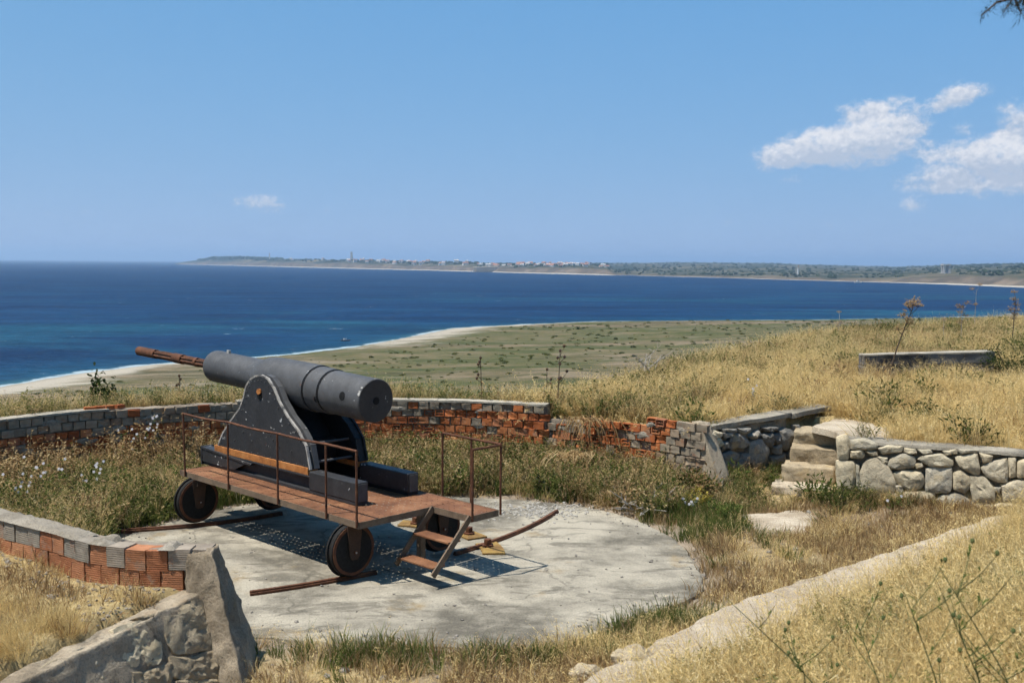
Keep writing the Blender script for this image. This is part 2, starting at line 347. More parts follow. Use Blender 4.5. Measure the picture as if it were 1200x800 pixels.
MT['paint'] = paint_mat('grey_gun_paint', (.082, .082, .084), .0, .55, .45)
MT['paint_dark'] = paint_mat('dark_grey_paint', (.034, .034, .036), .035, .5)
MT['black'] = paint_mat('shade_black', (.010, .010, .011), -.1, .65)  # shade on the carriage's far side and inside put into the colour
MT['wheel'] = paint_mat('black_wheel_steel', (.009, .008, .007), -.1, .8)
MT['white_edge'] = simple('worn_white_edge', [(.35, (.10, .10, .10)), (.5, (.42, .39, .35)), (.75, (.6, .57, .52))], 7, .7, .2)
MT['hole'] = simple('bore_black', [(.3, (.006, .006, .006)), (.7, (.012, .012, .012))], 3)
MT['bolt_pale'] = simple('pale_bolt', [(.3, (.34, .33, .30)), (.7, (.6, .58, .54))], 9)
MT['white'] = simple('white_wall', [(.3, (.66, .64, .60)), (.7, (.80, .79, .76))], 2)
MT['roof'] = simple('far_roof_tile', [(.3, (.34, .16, .10)), (.7, (.44, .24, .16))], 2)
MT['tower'] = simple('far_pale_stone', [(.3, (.48, .45, .42)), (.7, (.60, .57, .53))], .1)
MT['bark'] = simple('bark', [(.3, (.05, .038, .028)), (.7, (.14, .10, .07))], 12, bump=.8)
MT['dead_wood'] = simple('dead_wood', [(.3, (.34, .30, .25)), (.7, (.58, .54, .47))], 14, bump=.5)
MT['boat'] = simple('boat_hull', [(.3, (.10, .10, .12)), (.7, (.16, .16, .18))], 2)

def leaf_mat(name, stops, trans=.35, tint=.65, k=1.0):
    stops = [(p, tuple(min(.85, k * a) for a in c)) for p, c in ks(stops)]; q = M(name); f = q.math('ADD', q.math('MULTIPLY', q.attr('tint'), tint), q.math('MULTIPLY', q.rand(), 1 - tint))
    col = q.ramp(f, stops)
    d = q.n('ShaderNodeBsdfDiffuse'); t = q.n('ShaderNodeBsdfTranslucent'); g = q.n('ShaderNodeMixShader'); g.inputs[0].default_value = trans
    q.l(col, d.inputs[0]); q.l(col, t.inputs[0]); q.l(d.outputs[0], g.inputs[1]); q.l(t.outputs[0], g.inputs[2]); q.l(g.outputs[0], q.out.inputs[0]); return q.m
MT['straw'] = leaf_mat('dry_straw', [(0, (.30, .19, .075)), (.2, (.54, .38, .155)), (.6, (.74, .56, .25)), (.85, (.82, .66, .34)), (1, (.85, .74, .46))], .45, k=1.22)
MT['straw_brown'] = leaf_mat('brown_dry_weed', [(0, (.15, .085, .042)), (.3, (.33, .21, .10)), (.65, (.52, .37, .185)), (1, (.68, .54, .31))], .45, k=1.12)
MT['grass'] = leaf_mat('green_grass', [(0, (.055, .078, .020)), (.35, (.105, .145, .036)), (.65, (.165, .205, .055)), (.85, (.28, .265, .088)), (1, (.48, .40, .17))], .42)
MT['weed'] = leaf_mat('olive_weed', [(0, (.045, .060, .018)), (.35, (.095, .115, .032)), (.62, (.15, .165, .050)), (.85, (.24, .215, .08)), (1, (.42, .33, .14))], .42)
MT['leaf_dark'] = leaf_mat('dark_leaf', [(0, (.016, .028, .010)), (.5, (.040, .062, .020)), (1, (.085, .105, .036))])
MT['scrub'] = leaf_mat('coast_scrub', [(0, (.022, .036, .016)), (.5, (.042, .060, .026)), (1, (.075, .090, .040))], .1, .3)
MT['petal'] = leaf_mat('white_petal', [(0, (.70, .66, .68)), (1, (.84, .82, .82))], .3)
MT['yellow_leaf'] = leaf_mat('yellow_leaf', [(0, (.16, .17, .04)), (.5, (.48, .38, .08)), (1, (.62, .50, .16))])
MT['needle'] = leaf_mat('pine_needle', [(0, (.016, .026, .014)), (1, (.05, .065, .03))], .2)
MT['gravel'] = simple('pale_gravel', [(.3, (.36, .33, .28)), (.7, (.55, .52, .46))], 30)
MT['mortar_crumb'] = simple('mortar_crumb', [(.3, (.20, .17, .13)), (.5, (.33, .28, .21)), (.7, (.44, .39, .31))], 1.2, rand=True)
MT['pebble'] = simple('pebble', [(.3, (.10, .09, .08)), (.5, (.26, .23, .19)), (.7, (.46, .43, .38))], 1.2, rand=True)

# ------------------------------------------------------------------ the ground
SEA = -24.0
SHORE = [(-400, -600), (-220, -100), (-150, 100), (-124, 190), (-111, 221), (-106, 248), (-97, 270), (-83, 282), (-66, 303), (-51, 332), (-38, 379), (-25, 431), (0, 458), (37, 489),
         (84, 503), (152, 520), (232, 556), (292, 584), (420, 620), (700, 660), (1300, 700)]
LAND = SHORE + [(1300, -1300), (-400, -1300)]
NEAR_WALL = [(-2.80, 9.27), (-3.44, 9.30), (-4.01, 9.5), (-4.5, 9.85), (-5.24, 10.33), (-6.4, 11.15), (-8.0, 12.2), (-9.6, 12.9)]
WALL_A = [(-9.9, 13.0), (-9.4, 14.3), (-8.9, 15.2), (-8.3, 16.1), (-7.6, 17.0), (-6.8, 17.65), (-5.07, 18.6), (-3.6, 18.95), (-2.2, 19.03), (-.63, 18.9), (.63, 18.5)]
WALL_B = [(.66, 18.48), (1.6, 17.88), (2.45, 17.22), (3.12, 16.58)]
WALL_L = [(3.22, 16.72), (4.1, 17.32), (4.95, 17.95)]
WALL_R = [(5.15, 15.78), (5.96, 15.37), (6.69, 15.02), (7.46, 14.70), (9.0, 14.1)]
WING = [(-2.76, 9.34), (-3.09, 8.67), (-3.40, 7.98), (-3.64, 7.22), (-4.1, 5.6)]
wa = resample(WALL_A, .3)
def offs(P, d):                           # offset a polyline to its left
    P = np.asarray(P, float); t = np.gradient(P, axis=0); t /= np.linalg.norm(t, axis=1)[:, None]; return P + d * np.stack([-t[:, 1], t[:, 0]], 1)
PIT = ([tuple(p) for p in offs(wa, .16)] + [tuple(p) for p in offs(resample(WALL_B, .3), .16)] + [(3.2, 16.95), (4.05, 17.5), (4.85, 18.1), (5.3, 18.5), (6.1, 18.2), (5.75, 17.1), (5.25, 16.0)]
       + [tuple(p) for p in offs(WALL_R, .17)] + [(16, 12), (16, -14), (-3, -14), (-4.6, 5.4), (-3.85, 7.2), (-3.45, 8.2), (-3.0, 9.2), (-2.9, 9.42)] + [tuple(p) for p in offs(NEAR_WALL, -.16)][1:])
HILL = [(-60, -60), (-34, 0), (-17, 10), (-11.3, 13.5), (-10.2, 16), (-8.3, 18.3), (-5.4, 19.7), (-2.2, 20.1), (.9, 19.5), (2.0, 21), (5.8, 28), (12.5, 37), (25, 46), (60, 62), (120, 50), (160, -60)]
PAD = [(2.39, 12.8), (2.3, 11.9), (1.95, 11.35), (1.53, 11.0), (.9, 10.3), (.37, 9.98), (-.32, 9.92), (-1, 10.0), (-2.14, 10.1), (-3.2, 10.4), (-4.4, 11.2), (-5.2, 12.6), (-5.35, 13.8), (-4.9, 14.8), (-4.2, 15.7),
       (-3, 16.3), (-1.5, 16.45), (0, 16.3), (1.2, 15.8), (1.9, 15.0), (2.3, 13.9)]
PAD = [tuple(p) for p in resample(PAD + [PAD[0]], .12)[:-1]]
PATH_L = [(-.6, 6.9), (.5, 8.2), (1.57, 9.5), (2.54, 10.56), (4.05, 11.85), (6.5, 13.9), (7.6, 14.5)]
PATH_R = [(.55, 6.9), (1.43, 8.2), (2.35, 9.05), (3.1, 9.75), (4.7, 11.35), (7.0, 13.55), (8.2, 14.2)]
PATHP = PATH_L + PATH_R[::-1]
LANDING = [(5.3, 17.5), (5.55, 16.4), (6.0, 16.05), (6.3, 16.5), (6.4, 17.3), (6.25, 18.0), (5.75, 18.3)]
pn = np.array([.69, -.73])
def mound(x, y):
    d = (x - 1.43) * pn[0] + (y - 8.2) * pn[1]
    return .3 + np.clip(d, 0, None) * .36 - .018 * np.clip(d, 0, 9) ** 2 * .8
def height(x, y):
    x = np.asarray(x, float); y = np.asarray(y, float)
    pit = sdpoly(x, y, PIT); hill = sdpoly(x, y, HILL); pad = sdpoly(x, y, PAD)
    d = (x - 1.43) * pn[0] + (y - 8.2) * pn[1]
    fl = -.02 + .05 * (fbm(x, y, 1.6) - .5) + .09 * (fbm(x, y, .5) - .5)
    fl = fl + .22 * sstep(1.2, .0, -pit) * sstep(.3, 1.2, pad) * (y > 9.5) + .05 * sstep(.1, .5, pad)
    fl = np.where(pad < 0.02, -.09, fl)
    pb = sdpoly(x, y, PATHP)
    fl = np.maximum(fl, np.where(d > -2.4, .27 - .30 * np.clip(-d - .55, 0, None), -9))
    fl = np.where(d > 0, mound(x, y) + .10 * (fbm(x, y, 1.2) - .5), fl)
    fl = np.where(pb < .02, np.minimum(fl, .27), fl)
    out = 1.0 + .10 * (fbm(x, y, .8) - .5) + .18 * (fbm(x, y, .18) - .5) + .012 * np.clip(y - 20, 0, 60)
    out = np.where((x < -1.5) & (y < 13), .78 + .12 * sstep(-4, -9, x) + .12 * (fbm(x, y, 1.3) - .5) - .3 * sstep(7, 2, y), out)
    lnd = sdpoly(x, y, LANDING); out = np.where(lnd < .05, np.minimum(out, 1.0), out)
    h = np.where(pit < 0, fl, out)
    e = sstep(-.07, .07, pit); h = np.where(np.abs(pit) < .07, fl * (1 - e) + out * e, h)
    # the hill falls away to the plain
    sh = -sdpoly(x, y, LAND)
    plain = SEA + 1.6 * sstep(-6, 30, sh) + 2.6 * sstep(20, 170, sh) + 1.2 * (fbm(x, y, .02) - .5) * sstep(15, 60, sh) + .5 * (fbm(x, y, .1) - .5) * sstep(15, 60, sh)
    plain = np.where(sh < 0, SEA + np.clip(sh, -60, 0) * .06, plain)
    k = sstep(0, 48, hill); hb = 1.0 - .9 * sstep(-.5, 2.5, hill)
    hh = np.where(hill > 0, (h * (1 - sstep(0, 3, hill)) + (h - .5 * np.clip(hill, 0, 60) * .9) * sstep(0, 3, hill)), h)
    hh = np.where(hill > 0, np.maximum(h - .42 * np.clip(hill, 0, None) + .3 * (fbm(x, y, .3) - .5) * sstep(0, 4, hill), plain), h)
    return hh
NG = 620
def warp(s, A, k): return np.sign(s) * A * (np.exp(k * np.abs(s)) - 1)
sg = np.linspace(-1, 1, NG)
gx = warp(sg, 5.0, 5.5) + .3; gy = warp(sg, 5.0, 5.35) + 12.5
X, Y = np.meshgrid(gx, gy, indexing='ij'); X = X.ravel(); Y = Y.ravel()
Z = height(X, Y)
pit = sdpoly(X, Y, PIT); hill = sdpoly(X, Y, HILL); sh = -sdpoly(X, Y, LAND); pad = sdpoly(X, Y, PAD)
dd = (X - 1.43) * pn[0] + (Y - 8.2) * pn[1]
dry = np.clip(.55 + .9 * (fbm(X, Y, .35) - .5) + .4 * (hill < 0) * (pit > 0) - .25 * (dd > .8), 0, 1)
far = sstep(12, 40, hill)
dirt = np.clip(sstep(1.1, .0, pad) * (pad > -.2) + .0, 0, 1)
ii, jj = np.meshgrid(np.arange(NG - 1), np.arange(NG - 1), indexing='ij')
a = (ii * NG + jj).ravel(); FQ = np.stack([a, a + NG, a + NG + 1, a + 1], 1)
keep = (np.abs(sh[FQ]).min(1) < 90) | (sh[FQ].max(1) > 0); FQ = FQ[keep]

q = M('ground_earth')
tcg = q.n('ShaderNodeTexCoord').outputs['Object']
n1_ = q.noise(tcg, .9, 8, .65); n2_ = q.noise(tcg, 7, 7, .7); tcw = q.n('ShaderNodeMapping'); q.l(tcg, tcw.inputs[0]); tcw.inputs['Rotation'].default_value = (0, 0, -.9); tcw.inputs['Scale'].default_value = (.45, 1.15, 1); tcw = tcw.outputs[0]
n3_ = q.noise(tcw, .022, 6, .6, .6); n4_ = q.noise(tcw, .11, 9, .70, .3); n5_ = q.noise(tcg, 40, 4, .7)
soil = q.ramp(n2_, [(.3, (.15, .105, .062)), (.5, (.27, .20, .125)), (.7, (.40, .32, .22))])
straw = q.ramp(n2_, [(.3, (.24, .17, .08)), (.5, (.42, .32, .155)), (.7, (.55, .44, .24))])
near = q.mix(q.step(q.math('ADD', q.attr('dry'), q.math('MULTIPLY', q.math('SUBTRACT', n1_, .5), .8)), .4, .75), soil, straw)
near = q.mix(.6, near, q.ramp(n5_, [(.3, (.55, .55, .55)), (.7, (1.3, 1.3, 1.3))]), 'MULTIPLY')
near = q.mix(q.attr('dirt'), near, q.mix(.5, soil, (.33, .28, .22)))
pl1 = q.ramp(n4_, [(.34, (.080, .080, .036)), (.44, (.135, .120, .060)), (.52, (.205, .170, .098)), (.62, (.32, .265, .18))])
pl2 = q.ramp(n4_, [(.34, (.052, .078, .022)), (.47, (.098, .115, .038)), (.57, (.165, .15, .070)), (.68, (.26, .22, .135))])
plain_c = q.mix(q.step(n3_, .42, .56), pl1, pl2)
shd = q.attr('shore'); nsh = q.math('ADD', shd, q.math('MULTIPLY', q.math('SUBTRACT', n4_, .5), 70))
plain_c = q.mix(q.math('MULTIPLY', q.step(n1_, .5, .62), .5), plain_c, q.ramp(q.noise(tcg, .5, 5, .7), [(.4, (.05, .075, .022)), (.55, (.16, .15, .075)), (.7, (.36, .31, .22))]))
plain_c = q.mix(1., plain_c, (.86, .80, .80), 'MULTIPLY'); sandy = q.math('MULTIPLY', q.step(q.noise(tcw, .06, 8, .72, .8), .56, .64), .55); plain_c = q.mix(sandy, plain_c, (.27, .23, .165))
sand = q.ramp(n2_, [(.3, (.36, .315, .245)), (.7, (.50, .45, .36))])
wet = q.step(shd, 5, 0)
sand = q.mix(q.math('MULTIPLY', wet, .6), sand, (.28, .25, .20))
plain_c = q.mix(q.step(q.math('ADD', nsh, q.attr('beach')), 34, 20), plain_c, sand)
col = q.mix(q.attr('far'), near, plain_c)
col = q.mix(1., col, (KA, KA, KA), 'MULTIPLY'); q.bsdf(col, .95, q.bump(n2_, .5, .06), .1)
g_me = npmesh('ground', np.stack([X, Y, Z], 1), FQ, q.m, True, {'dry': dry, 'far': far, 'shore': sh, 'dirt': dirt, 'beach': np.clip((X - 8) * .45, 0, 60) + 30 * np.exp(-((X + 66) / 20) ** 2) * (Y > 230) + 11})
ground = link('ground', g_me); tag(ground, 'dry grassy hilltop falling to the green coastal plain', 'ground', kind='structure')

# ------------------------------------------------------------------ the sea
NS = 260
sg = np.linspace(-1, 1, NS); sxv = warp(sg, 12.0, 7.9); syv = warp(sg, 12.0, 7.9) + 200
SX, SY = np.meshgrid(sxv, syv, indexing='ij'); SX = SX.ravel(); SY = SY.ravel()
ssh = np.clip(sdpoly(SX, SY, LAND), -50, 4000)
ii, jj = np.meshgrid(np.arange(NS - 1), np.arange(NS - 1), indexing='ij'); a = (ii * NS + jj).ravel(); SQ = np.stack([a, a + NS, a + NS + 1, a + 1], 1)
q = M('sea_water'); tcs = q.n('ShaderNodeTexCoord').outputs['Object']
def mapv(s, v, sc, rot=0):
    mp = s.n('ShaderNodeMapping'); s.l(v, mp.inputs[0]); mp.inputs['Scale'].default_value = sc; mp.inputs['Rotation'].default_value = (0, 0, rot); return mp.outputs[0]
b1 = q.noise(mapv(q, tcs, (.35, 1.0, 1), .35), .009, 6, .62, .3); b2 = q.noise(mapv(q, tcs, (.25, 1.0, 1), .2), .045, 6, .65); b3 = q.noise(mapv(q, tcs, (.5, 1, 1)), .4, 5, .7)
deep = q.ramp(b2, [(.32, (.0050, .024, .068)), (.5, (.0064, .034, .090)), (.7, (.010, .048, .110))])
teal = q.ramp(b2, [(.3, (.008, .050, .092)), (.6, (.015, .082, .118)), (.8, (.026, .110, .130))])
shs = q.attr('shore')
tz = q.math('MULTIPLY', q.math('MULTIPLY', q.step(b1, .49, .62), q.step(shs, 900, 40)), .55); tz = q.math('MAXIMUM', tz, q.math('MULTIPLY', q.step(q.math('ADD', shs, q.math('MULTIPLY', b2, 60)), 90, 20), .5))
wc = q.mix(tz, deep, teal)
wc = q.mix(.8, wc, q.ramp(b3, [(.35, (.6, .6, .62)), (.65, (1.4, 1.4, 1.38))]), 'MULTIPLY')
shal = q.step(q.math('ADD', shs, q.math('MULTIPLY', b2, 14)), 17, 5); wc = q.mix(q.math('MULTIPLY', shal, .35), wc, (.10, .20, .19))
foam = q.math('MULTIPLY', q.step(q.noise(mapv(q, tcs, (.3, 1, 1)), .22, 4, .6), .70, .74), q.step(b1, .40, .52))
mot = q.noise(mapv(q, tcs, (.3, 1, 1), .25), .02, 7, .7, .5); wc = q.mix(.7, wc, q.ramp(mot, [(.36, (.62, .66, .72)), (.5, (1, 1, 1)), (.64, (1.35, 1.4, 1.25))]), 'MULTIPLY')
surf = q.math('MULTIPLY', q.step(q.math('ADD', shs, q.math('MULTIPLY', q.math('SUBTRACT', q.noise(tcs, .08, 4, .6), .5), 16)), 3.0, .8), .5)
wc = q.mix(q.math('MAXIMUM', q.math('MULTIPLY', foam, .55), surf), wc, (.72, .75, .76))
wv = q.math('ADD', q.noise(mapv(q, tcs, (.5, 1, 1), .3), .25, 5, .6), q.math('MULTIPLY', q.noise(tcs, 1.2, 4, .6), .3))
wc = q.mix(1., wc, (.74, .84, .88), 'MULTIPLY'); wb = q.bump(wv, .9, 1.2); wd = q.n('ShaderNodeBsdfDiffuse'); wg = q.n('ShaderNodeBsdfGlossy'); wx = q.n('ShaderNodeMixShader'); wx.inputs[0].default_value = .035; wg.inputs['Roughness'].default_value = .38
q.l(wc, wd.inputs[0]); q.l(wb, wd.inputs['Normal']); q.l(wb, wg.inputs['Normal']); q.l(wd.outputs[0], wx.inputs[1]); q.l(wg.outputs[0], wx.inputs[2]); q.l(wx.outputs[0], q.out.inputs[0])
sea = link('sea', npmesh('sea', np.stack([SX, SY, np.full_like(SX, SEA)], 1), SQ, q.m, True, {'shore': ssh})); tag(sea, 'deep blue sea with turquoise shallows', 'sea', kind='structure')

# ------------------------------------------------------------------ far coast across the strait
SH_T = [(205, 309.6), (222, 310), (300, 312), (400, 314.5), (500, 316.8), (560, 318.6), (620, 320.2), (690, 322), (716, 322.6), (730, 322.6), (850, 325.6), (900, 327.2), (1000, 330), (1060, 331.6), (1110, 333.4), (1200, 337), (1300, 341)]
CL_T = [(205, 309.2), (222, 307.5), (250, 306.5), (300, 307.2), (330, 307.5), (400, 308.5), (480, 311), (560, 312.5), (600, 314), (640, 313), (690, 313.8), (710, 315.5), (722, 321.6), (850, 323.6), (1000, 327), (1060, 326), (1080, 324.4), (1110, 323), (1200, 324), (1300, 326)]
RD_T = [(205, 309), (222, 306.2), (250, 301.8), (290, 301.5), (330, 303.6), (412, 304.8), (480, 307), (560, 308), (640, 308.6), (690, 308.2), (750, 308), (800, 307.6), (897, 308.2), (957, 310.4), (1010, 311.6), (1057, 312.6), (1096, 311), (1157, 309.6), (1200, 308.8), (1300, 307)]
RDD = [(205, 500), (330, 600), (500, 700), (620, 900), (660, 2200), (720, 4500), (900, 5200), (1060, 4800), (1300, 4000)]
def tab(T, x): return np.interp(x, [p[0] for p in T], [p[1] for p in T])
def land(px, f):                           # f 0 shoreline, .25 cliff top, 1 ridge
    s = un(px, float(tab(SH_T, px)), SEA); Ys = s[1]; Yc = Ys + 45 + Ys * .004; Yr = Ys + float(tab(RDD, px))
    c = und(px, float(tab(CL_T, px)), Yc); c[2] = max(c[2], SEA + 2); r = und(px, float(tab(RD_T, px)), Yr); r[2] = max(r[2], SEA + 4)
    if f < .25: t = f / .25; return s + (c - s) * t
    t = (f - .25) / .75; z = c[2] + (r[2] - c[2]) * (1 - (1 - t) ** 1.6); p = c + (r - c) * t; p[2] = z; return p
FR = [0, .03, .10, .18, .25, .30, .38, .48, .58, .68, .78, .88, .95, 1.0]
pxs = np.arange(205, 1300, 2.5); V = []; hatt = []
for i, px in enumerate(pxs):
    for f in FR:
        p = land(px, f)
        if 0 < f: p[2] += (mn.noise((p[0] * .012, p[1] * .012, 0)) * 5 + mn.noise((p[0] * .04, p[1] * .04, 3)) * 2.2) * min(1, f * 6) * (.35 if f < .1 else .8) * (1.0 if f < .95 else .5)
        V.append(p); hatt.append(f)
    p = land(px, 1.0); V.append(p + np.array([p[0], p[1], 0]) / np.hypot(p[0], p[1]) * 900 + np.array([0, 0, -60])); hatt.append(1.)
nr = len(FR) + 1; ii, jj = np.meshgrid(np.arange(len(pxs) - 1), np.arange(nr - 1), indexing='ij'); a = (ii * nr + jj).ravel()
q = M('far_coast'); v = q.n('ShaderNodeTexCoord').outputs['Object']; fz = q.attr('f'); na = q.noise(v, .004, 7, .65); nb = q.noise(v, .02, 6, .65)
cl = q.ramp(nb, [(.3, (.055, .048, .036)), (.5, (.105, .085, .062)), (.68, (.20, .155, .11))])
gr = q.ramp(na, [(.34, (.018, .028, .016)), (.47, (.034, .042, .022)), (.55, (.085, .078, .048)), (.66, (.19, .16, .105))])
c_ = q.mix(q.step(q.math('ADD', fz, q.math('MULTIPLY', q.math('SUBTRACT', nb, .5), .35)), .18, .30), cl, gr); c_ = q.mix(q.step(fz, .045, .03), c_, (.33, .30, .25))
q.bsdf(c_, .95, None, .05)
fl_ = link('far_headland', npmesh('far_headland', np.array(V), np.stack([a, a + 1, a + nr + 1, a + nr], 1), q.m, True, {'f': hatt})); tag(fl_, 'hazy low headland and hills across the strait', 'hills', kind='structure')

# ------------------------------------------------------------------ concrete pad, path, slab
def slab(name, poly, ztop, thick, mat, jit=.02, label=None, cat=None, kind=None, zf=None, inset=.03):
    P = np.array(poly, float); n = len(P); c = P.mean(0)
    nj = np.array([mn.noise((p[0] * 3.1, p[1] * 3.1, 5.0)) * 1.2 + mn.noise((p[0] * 11, p[1] * 11, 9.0)) * .6 for p in P])
    t = np.roll(P, -1, 0) - np.roll(P, 1, 0); t /= np.linalg.norm(t, axis=1)[:, None]; nm = np.stack([t[:, 1], -t[:, 0]], 1)
    if ((nm * (P - c)).sum(1)).mean() < 0: nm = -nm
    P = P + nm * (nj * jit)[:, None]
    zz = (lambda x, y: ztop) if zf is None else zf
    bm = bmesh.new()
    top = [bm.verts.new((p[0], p[1], zz(*p))) for p in P - nm * inset]
    rim = [bm.verts.new((p[0], p[1], zz(*p) - .02)) for p in P]
    bot = [bm.verts.new((p[0], p[1], zz(*p) - thick)) for p in P + nm * .02]
    f = bm.faces.new(top)
    for i in range(n):
        j = (i + 1) % n
        bm.faces.new((top[i], rim[i], rim[j], top[j])); bm.faces.new((rim[i], bot[i], bot[j], rim[j]))
    bmesh.ops.triangulate(bm, faces=[f]); bmesh.ops.recalc_face_normals(bm, faces=bm.faces)
    me = bpy.data.meshes.new(name); bm.to_mesh(me); bm.free(); me.materials.append(mat)
    o = link(name, me); tag(o, label, cat, None, kind); return o
slab('gun_pad', PAD, 0.0, .14, MT['pad'], .035, 'pale round concrete pad stained grey under the cannon', 'pavement', 'structure')
pl_ = resample(PATH_L, .12); pr_ = resample(PATH_R, .12)
def path_z(x, y): return .33 + .05 * (float(fbm(x, y, .7)) - .5)
MT['path'] = concrete('path_concrete', light=(.60, .51, .385), dark=(.36, .285, .195), bump=.9)
slab('path', np.concatenate([pl_, pr_[::-1]]), .33, .3, MT['path'], .055, 'worn pale concrete strip running up to the stone wall', 'path', 'structure', zf=path_z, inset=.05)
slab('landing', [tuple(p) for p in resample(LANDING + [LANDING[0]], .15)[:-1]], 1.045, .12, MT['path'], .12, 'rough concrete landing at the head of the steps', 'pavement', 'structure')
slab('paving_slab', [tuple(p) for p in resample([(3.55, 15.05), (4.0, 15.3), (4.5, 15.35), (4.45, 14.8), (4.12, 14.12), (3.45, 14.1), (3.55, 15.05)], .10)[:-1]], .075, .15, MT['path'], .13, 'flat pale slab in the dead leaves before the steps', 'slab')

# ------------------------------------------------------------------ the cannon
TH = R(136.05); AX = np.array([math.cos(TH), math.sin(TH), 0]); PV = np.array([math.sin(TH), -math.cos(TH), 0]); B0 = np.array([-1.76, 11.86, 0.0])
def onv(x, y, v):                          # photo pixel on the cannon's lengthwise plane v -> (u, z)
    d = ray(x, y); o = np.array([0, 0, CH]); t = (v - (o - B0) @ PV) / (d @ PV); w = o + t * d; return float((w - B0) @ AX), float(w[2])
gun = empty('cannon', tuple(B0), TH); tag(gun, 'dark grey coastal cannon on a rusty wheeled platform with railings and steps', 'cannon')
ZD, VC = .76, .90                          # deck height, centre line (v runs to the far side; local y = -v)
# barrel: lathe along the axis from breech to muzzle
p0 = Vector((.85, -VC, 2.015)); p1 = Vector((4.80, -VC, 2.168)); bd = (p1 - p0).normalized(); BL = (p1 - p0).length
prof = [(0, .0), (0, .276), (.012, .286), (.86, .291), (.865, .282), (.885, .282), (.89, .306), (1.18, .310), (1.185, .298), (1.205, .298), (1.21, .324), (1.60, .324), (2.05, .320), (2.30, .314), (2.42, .302), (2.52, .274),
        (2.62, .248), (2.76, .240), (3.3, .240), (3.7, .243), (BL - .10, .247), (BL - .02, .244), (BL, .232), (BL, .13), (BL - .3, .13), (BL - .3, 0)]
def lathe(prof, o, d, n=56, mat=None, name='x', parent=None, smooth=True):
    d = Vector(d).normalized(); a = d.cross(Vector((0, 0, 1))).normalized(); c = a.cross(d).normalized(); mb = MB()
    for (t, r) in prof:
        for j in range(n):
            w = 2 * math.pi * j / n; mb.v.append(tuple(Vector(o) + d * t + (a * math.cos(w) + c * math.sin(w)) * max(r, .0005)))
    for i in range(len(prof) - 1):
        for j in range(n): mb.f.append([i * n + j, i * n + (j + 1) % n, (i + 1) * n + (j + 1) % n, (i + 1) * n + j])
    return mb.build(name, mat, parent, smooth)
barrel = lathe(prof, p0, bd, 64, MT['paint'], 'barrel', gun)
for t, rg in ((.875, .282), (1.195, .298)): lathe([(-.011, rg), (-.011, rg + .013), (.011, rg + .013), (.011, rg)], p0 + bd * t, bd, 56, MT['hole'], 'band_groove', barrel)
lathe([(-.004, 0), (-.004, .276), (.001, .276)], p0, bd, 56, MT['paint_dark'], 'breech_face', barrel)  # darker disc: shade on the turned-away breech put into its colour
lathe([(-.009, 0), (-.009, .050), (.0, .050)], p0, bd, 20, MT['hole'], 'breech_bore', barrel)
rr = random.Random(4)
for k in range(7):                         # bare metal chips round the breech rim
    w = rr.uniform(.4, 2.9); a_ = bd.cross(Vector((0, 0, 1))).normalized(); c_2 = a_.cross(bd).normalized()
    mb = MB(); n_ = 4; ww = rr.uniform(.05, .16)
    for i in range(n_):
        g0 = w + ww * i / n_; g1 = w + ww * (i + 1) / n_
        f0 = lambda g, r, t: p0 + bd * t + (a_ * math.cos(g) + c_2 * math.sin(g)) * r
        h0 = .02 + .018 * math.sin(math.pi * i / n_) + rr.uniform(0, .01); h1 = .02 + .018 * math.sin(math.pi * (i + 1) / n_)
        mb.poly([f0(g0, .2875, -.003), f0(g1, .2875, -.003), f0(g1, .2895, h1), f0(g0, .2895, h0)])
    mb.build('paint_chip', MT['bolt_pale'], barrel)
def side_hole(px, py, r, nm):
    # where the sight line meets the barrel
    d = ray(px, py); o = np.array([0, 0, CH]); R3 = np.stack([AX, -PV, [0, 0, 1]]); ol = R3 @ (o - B0); dl = R3 @ d
    best = None
    for t in np.linspace(8, 20, 6000):
        p = Vector(ol + dl * t); s_ = (p - p0).dot(bd); rad = (p - p0 - bd * s_).length
        rb = np.interp(s_, [a for a, b in prof[2:22]], [b for a, b in prof[2:22]])
        if rad < rb: best = (p, (p - p0 - bd * s_).normalized()); break
    if best:
        p, nr_ = best; side = nr_.cross(bd).normalized(); mb = MB(); n_ = 20
        lo = [p - nr_ * .04 + (bd * math.cos(2 * math.pi * i / n_) + side * math.sin(2 * math.pi * i / n_)) * r for i in range(n_)]
        hi = [q_ + nr_ * .052 for q_ in lo]
        hi = []
        for i in range(n_):
            w = 2 * math.pi * i / n_; pp = p + (bd * math.cos(w) + side * math.sin(w)) * r
            s_ = (pp - p0).dot(bd); cc_ = p0 + bd * s_; rb = np.interp(s_, [a for a, b in prof[2:22]], [b for a, b in prof[2:22]]); hi.append(cc_ + (pp - cc_).normalized() * (rb + .003))
        for i in range(n_): mb.poly([p + nr_ * .004, hi[i], hi[(i + 1) % n_]])
        mb.build(nm, MT['hole'], barrel)
side_hole(401, 464, .06, 'vent_hole'); side_hole(370, 468, .042, 'vent_hole')
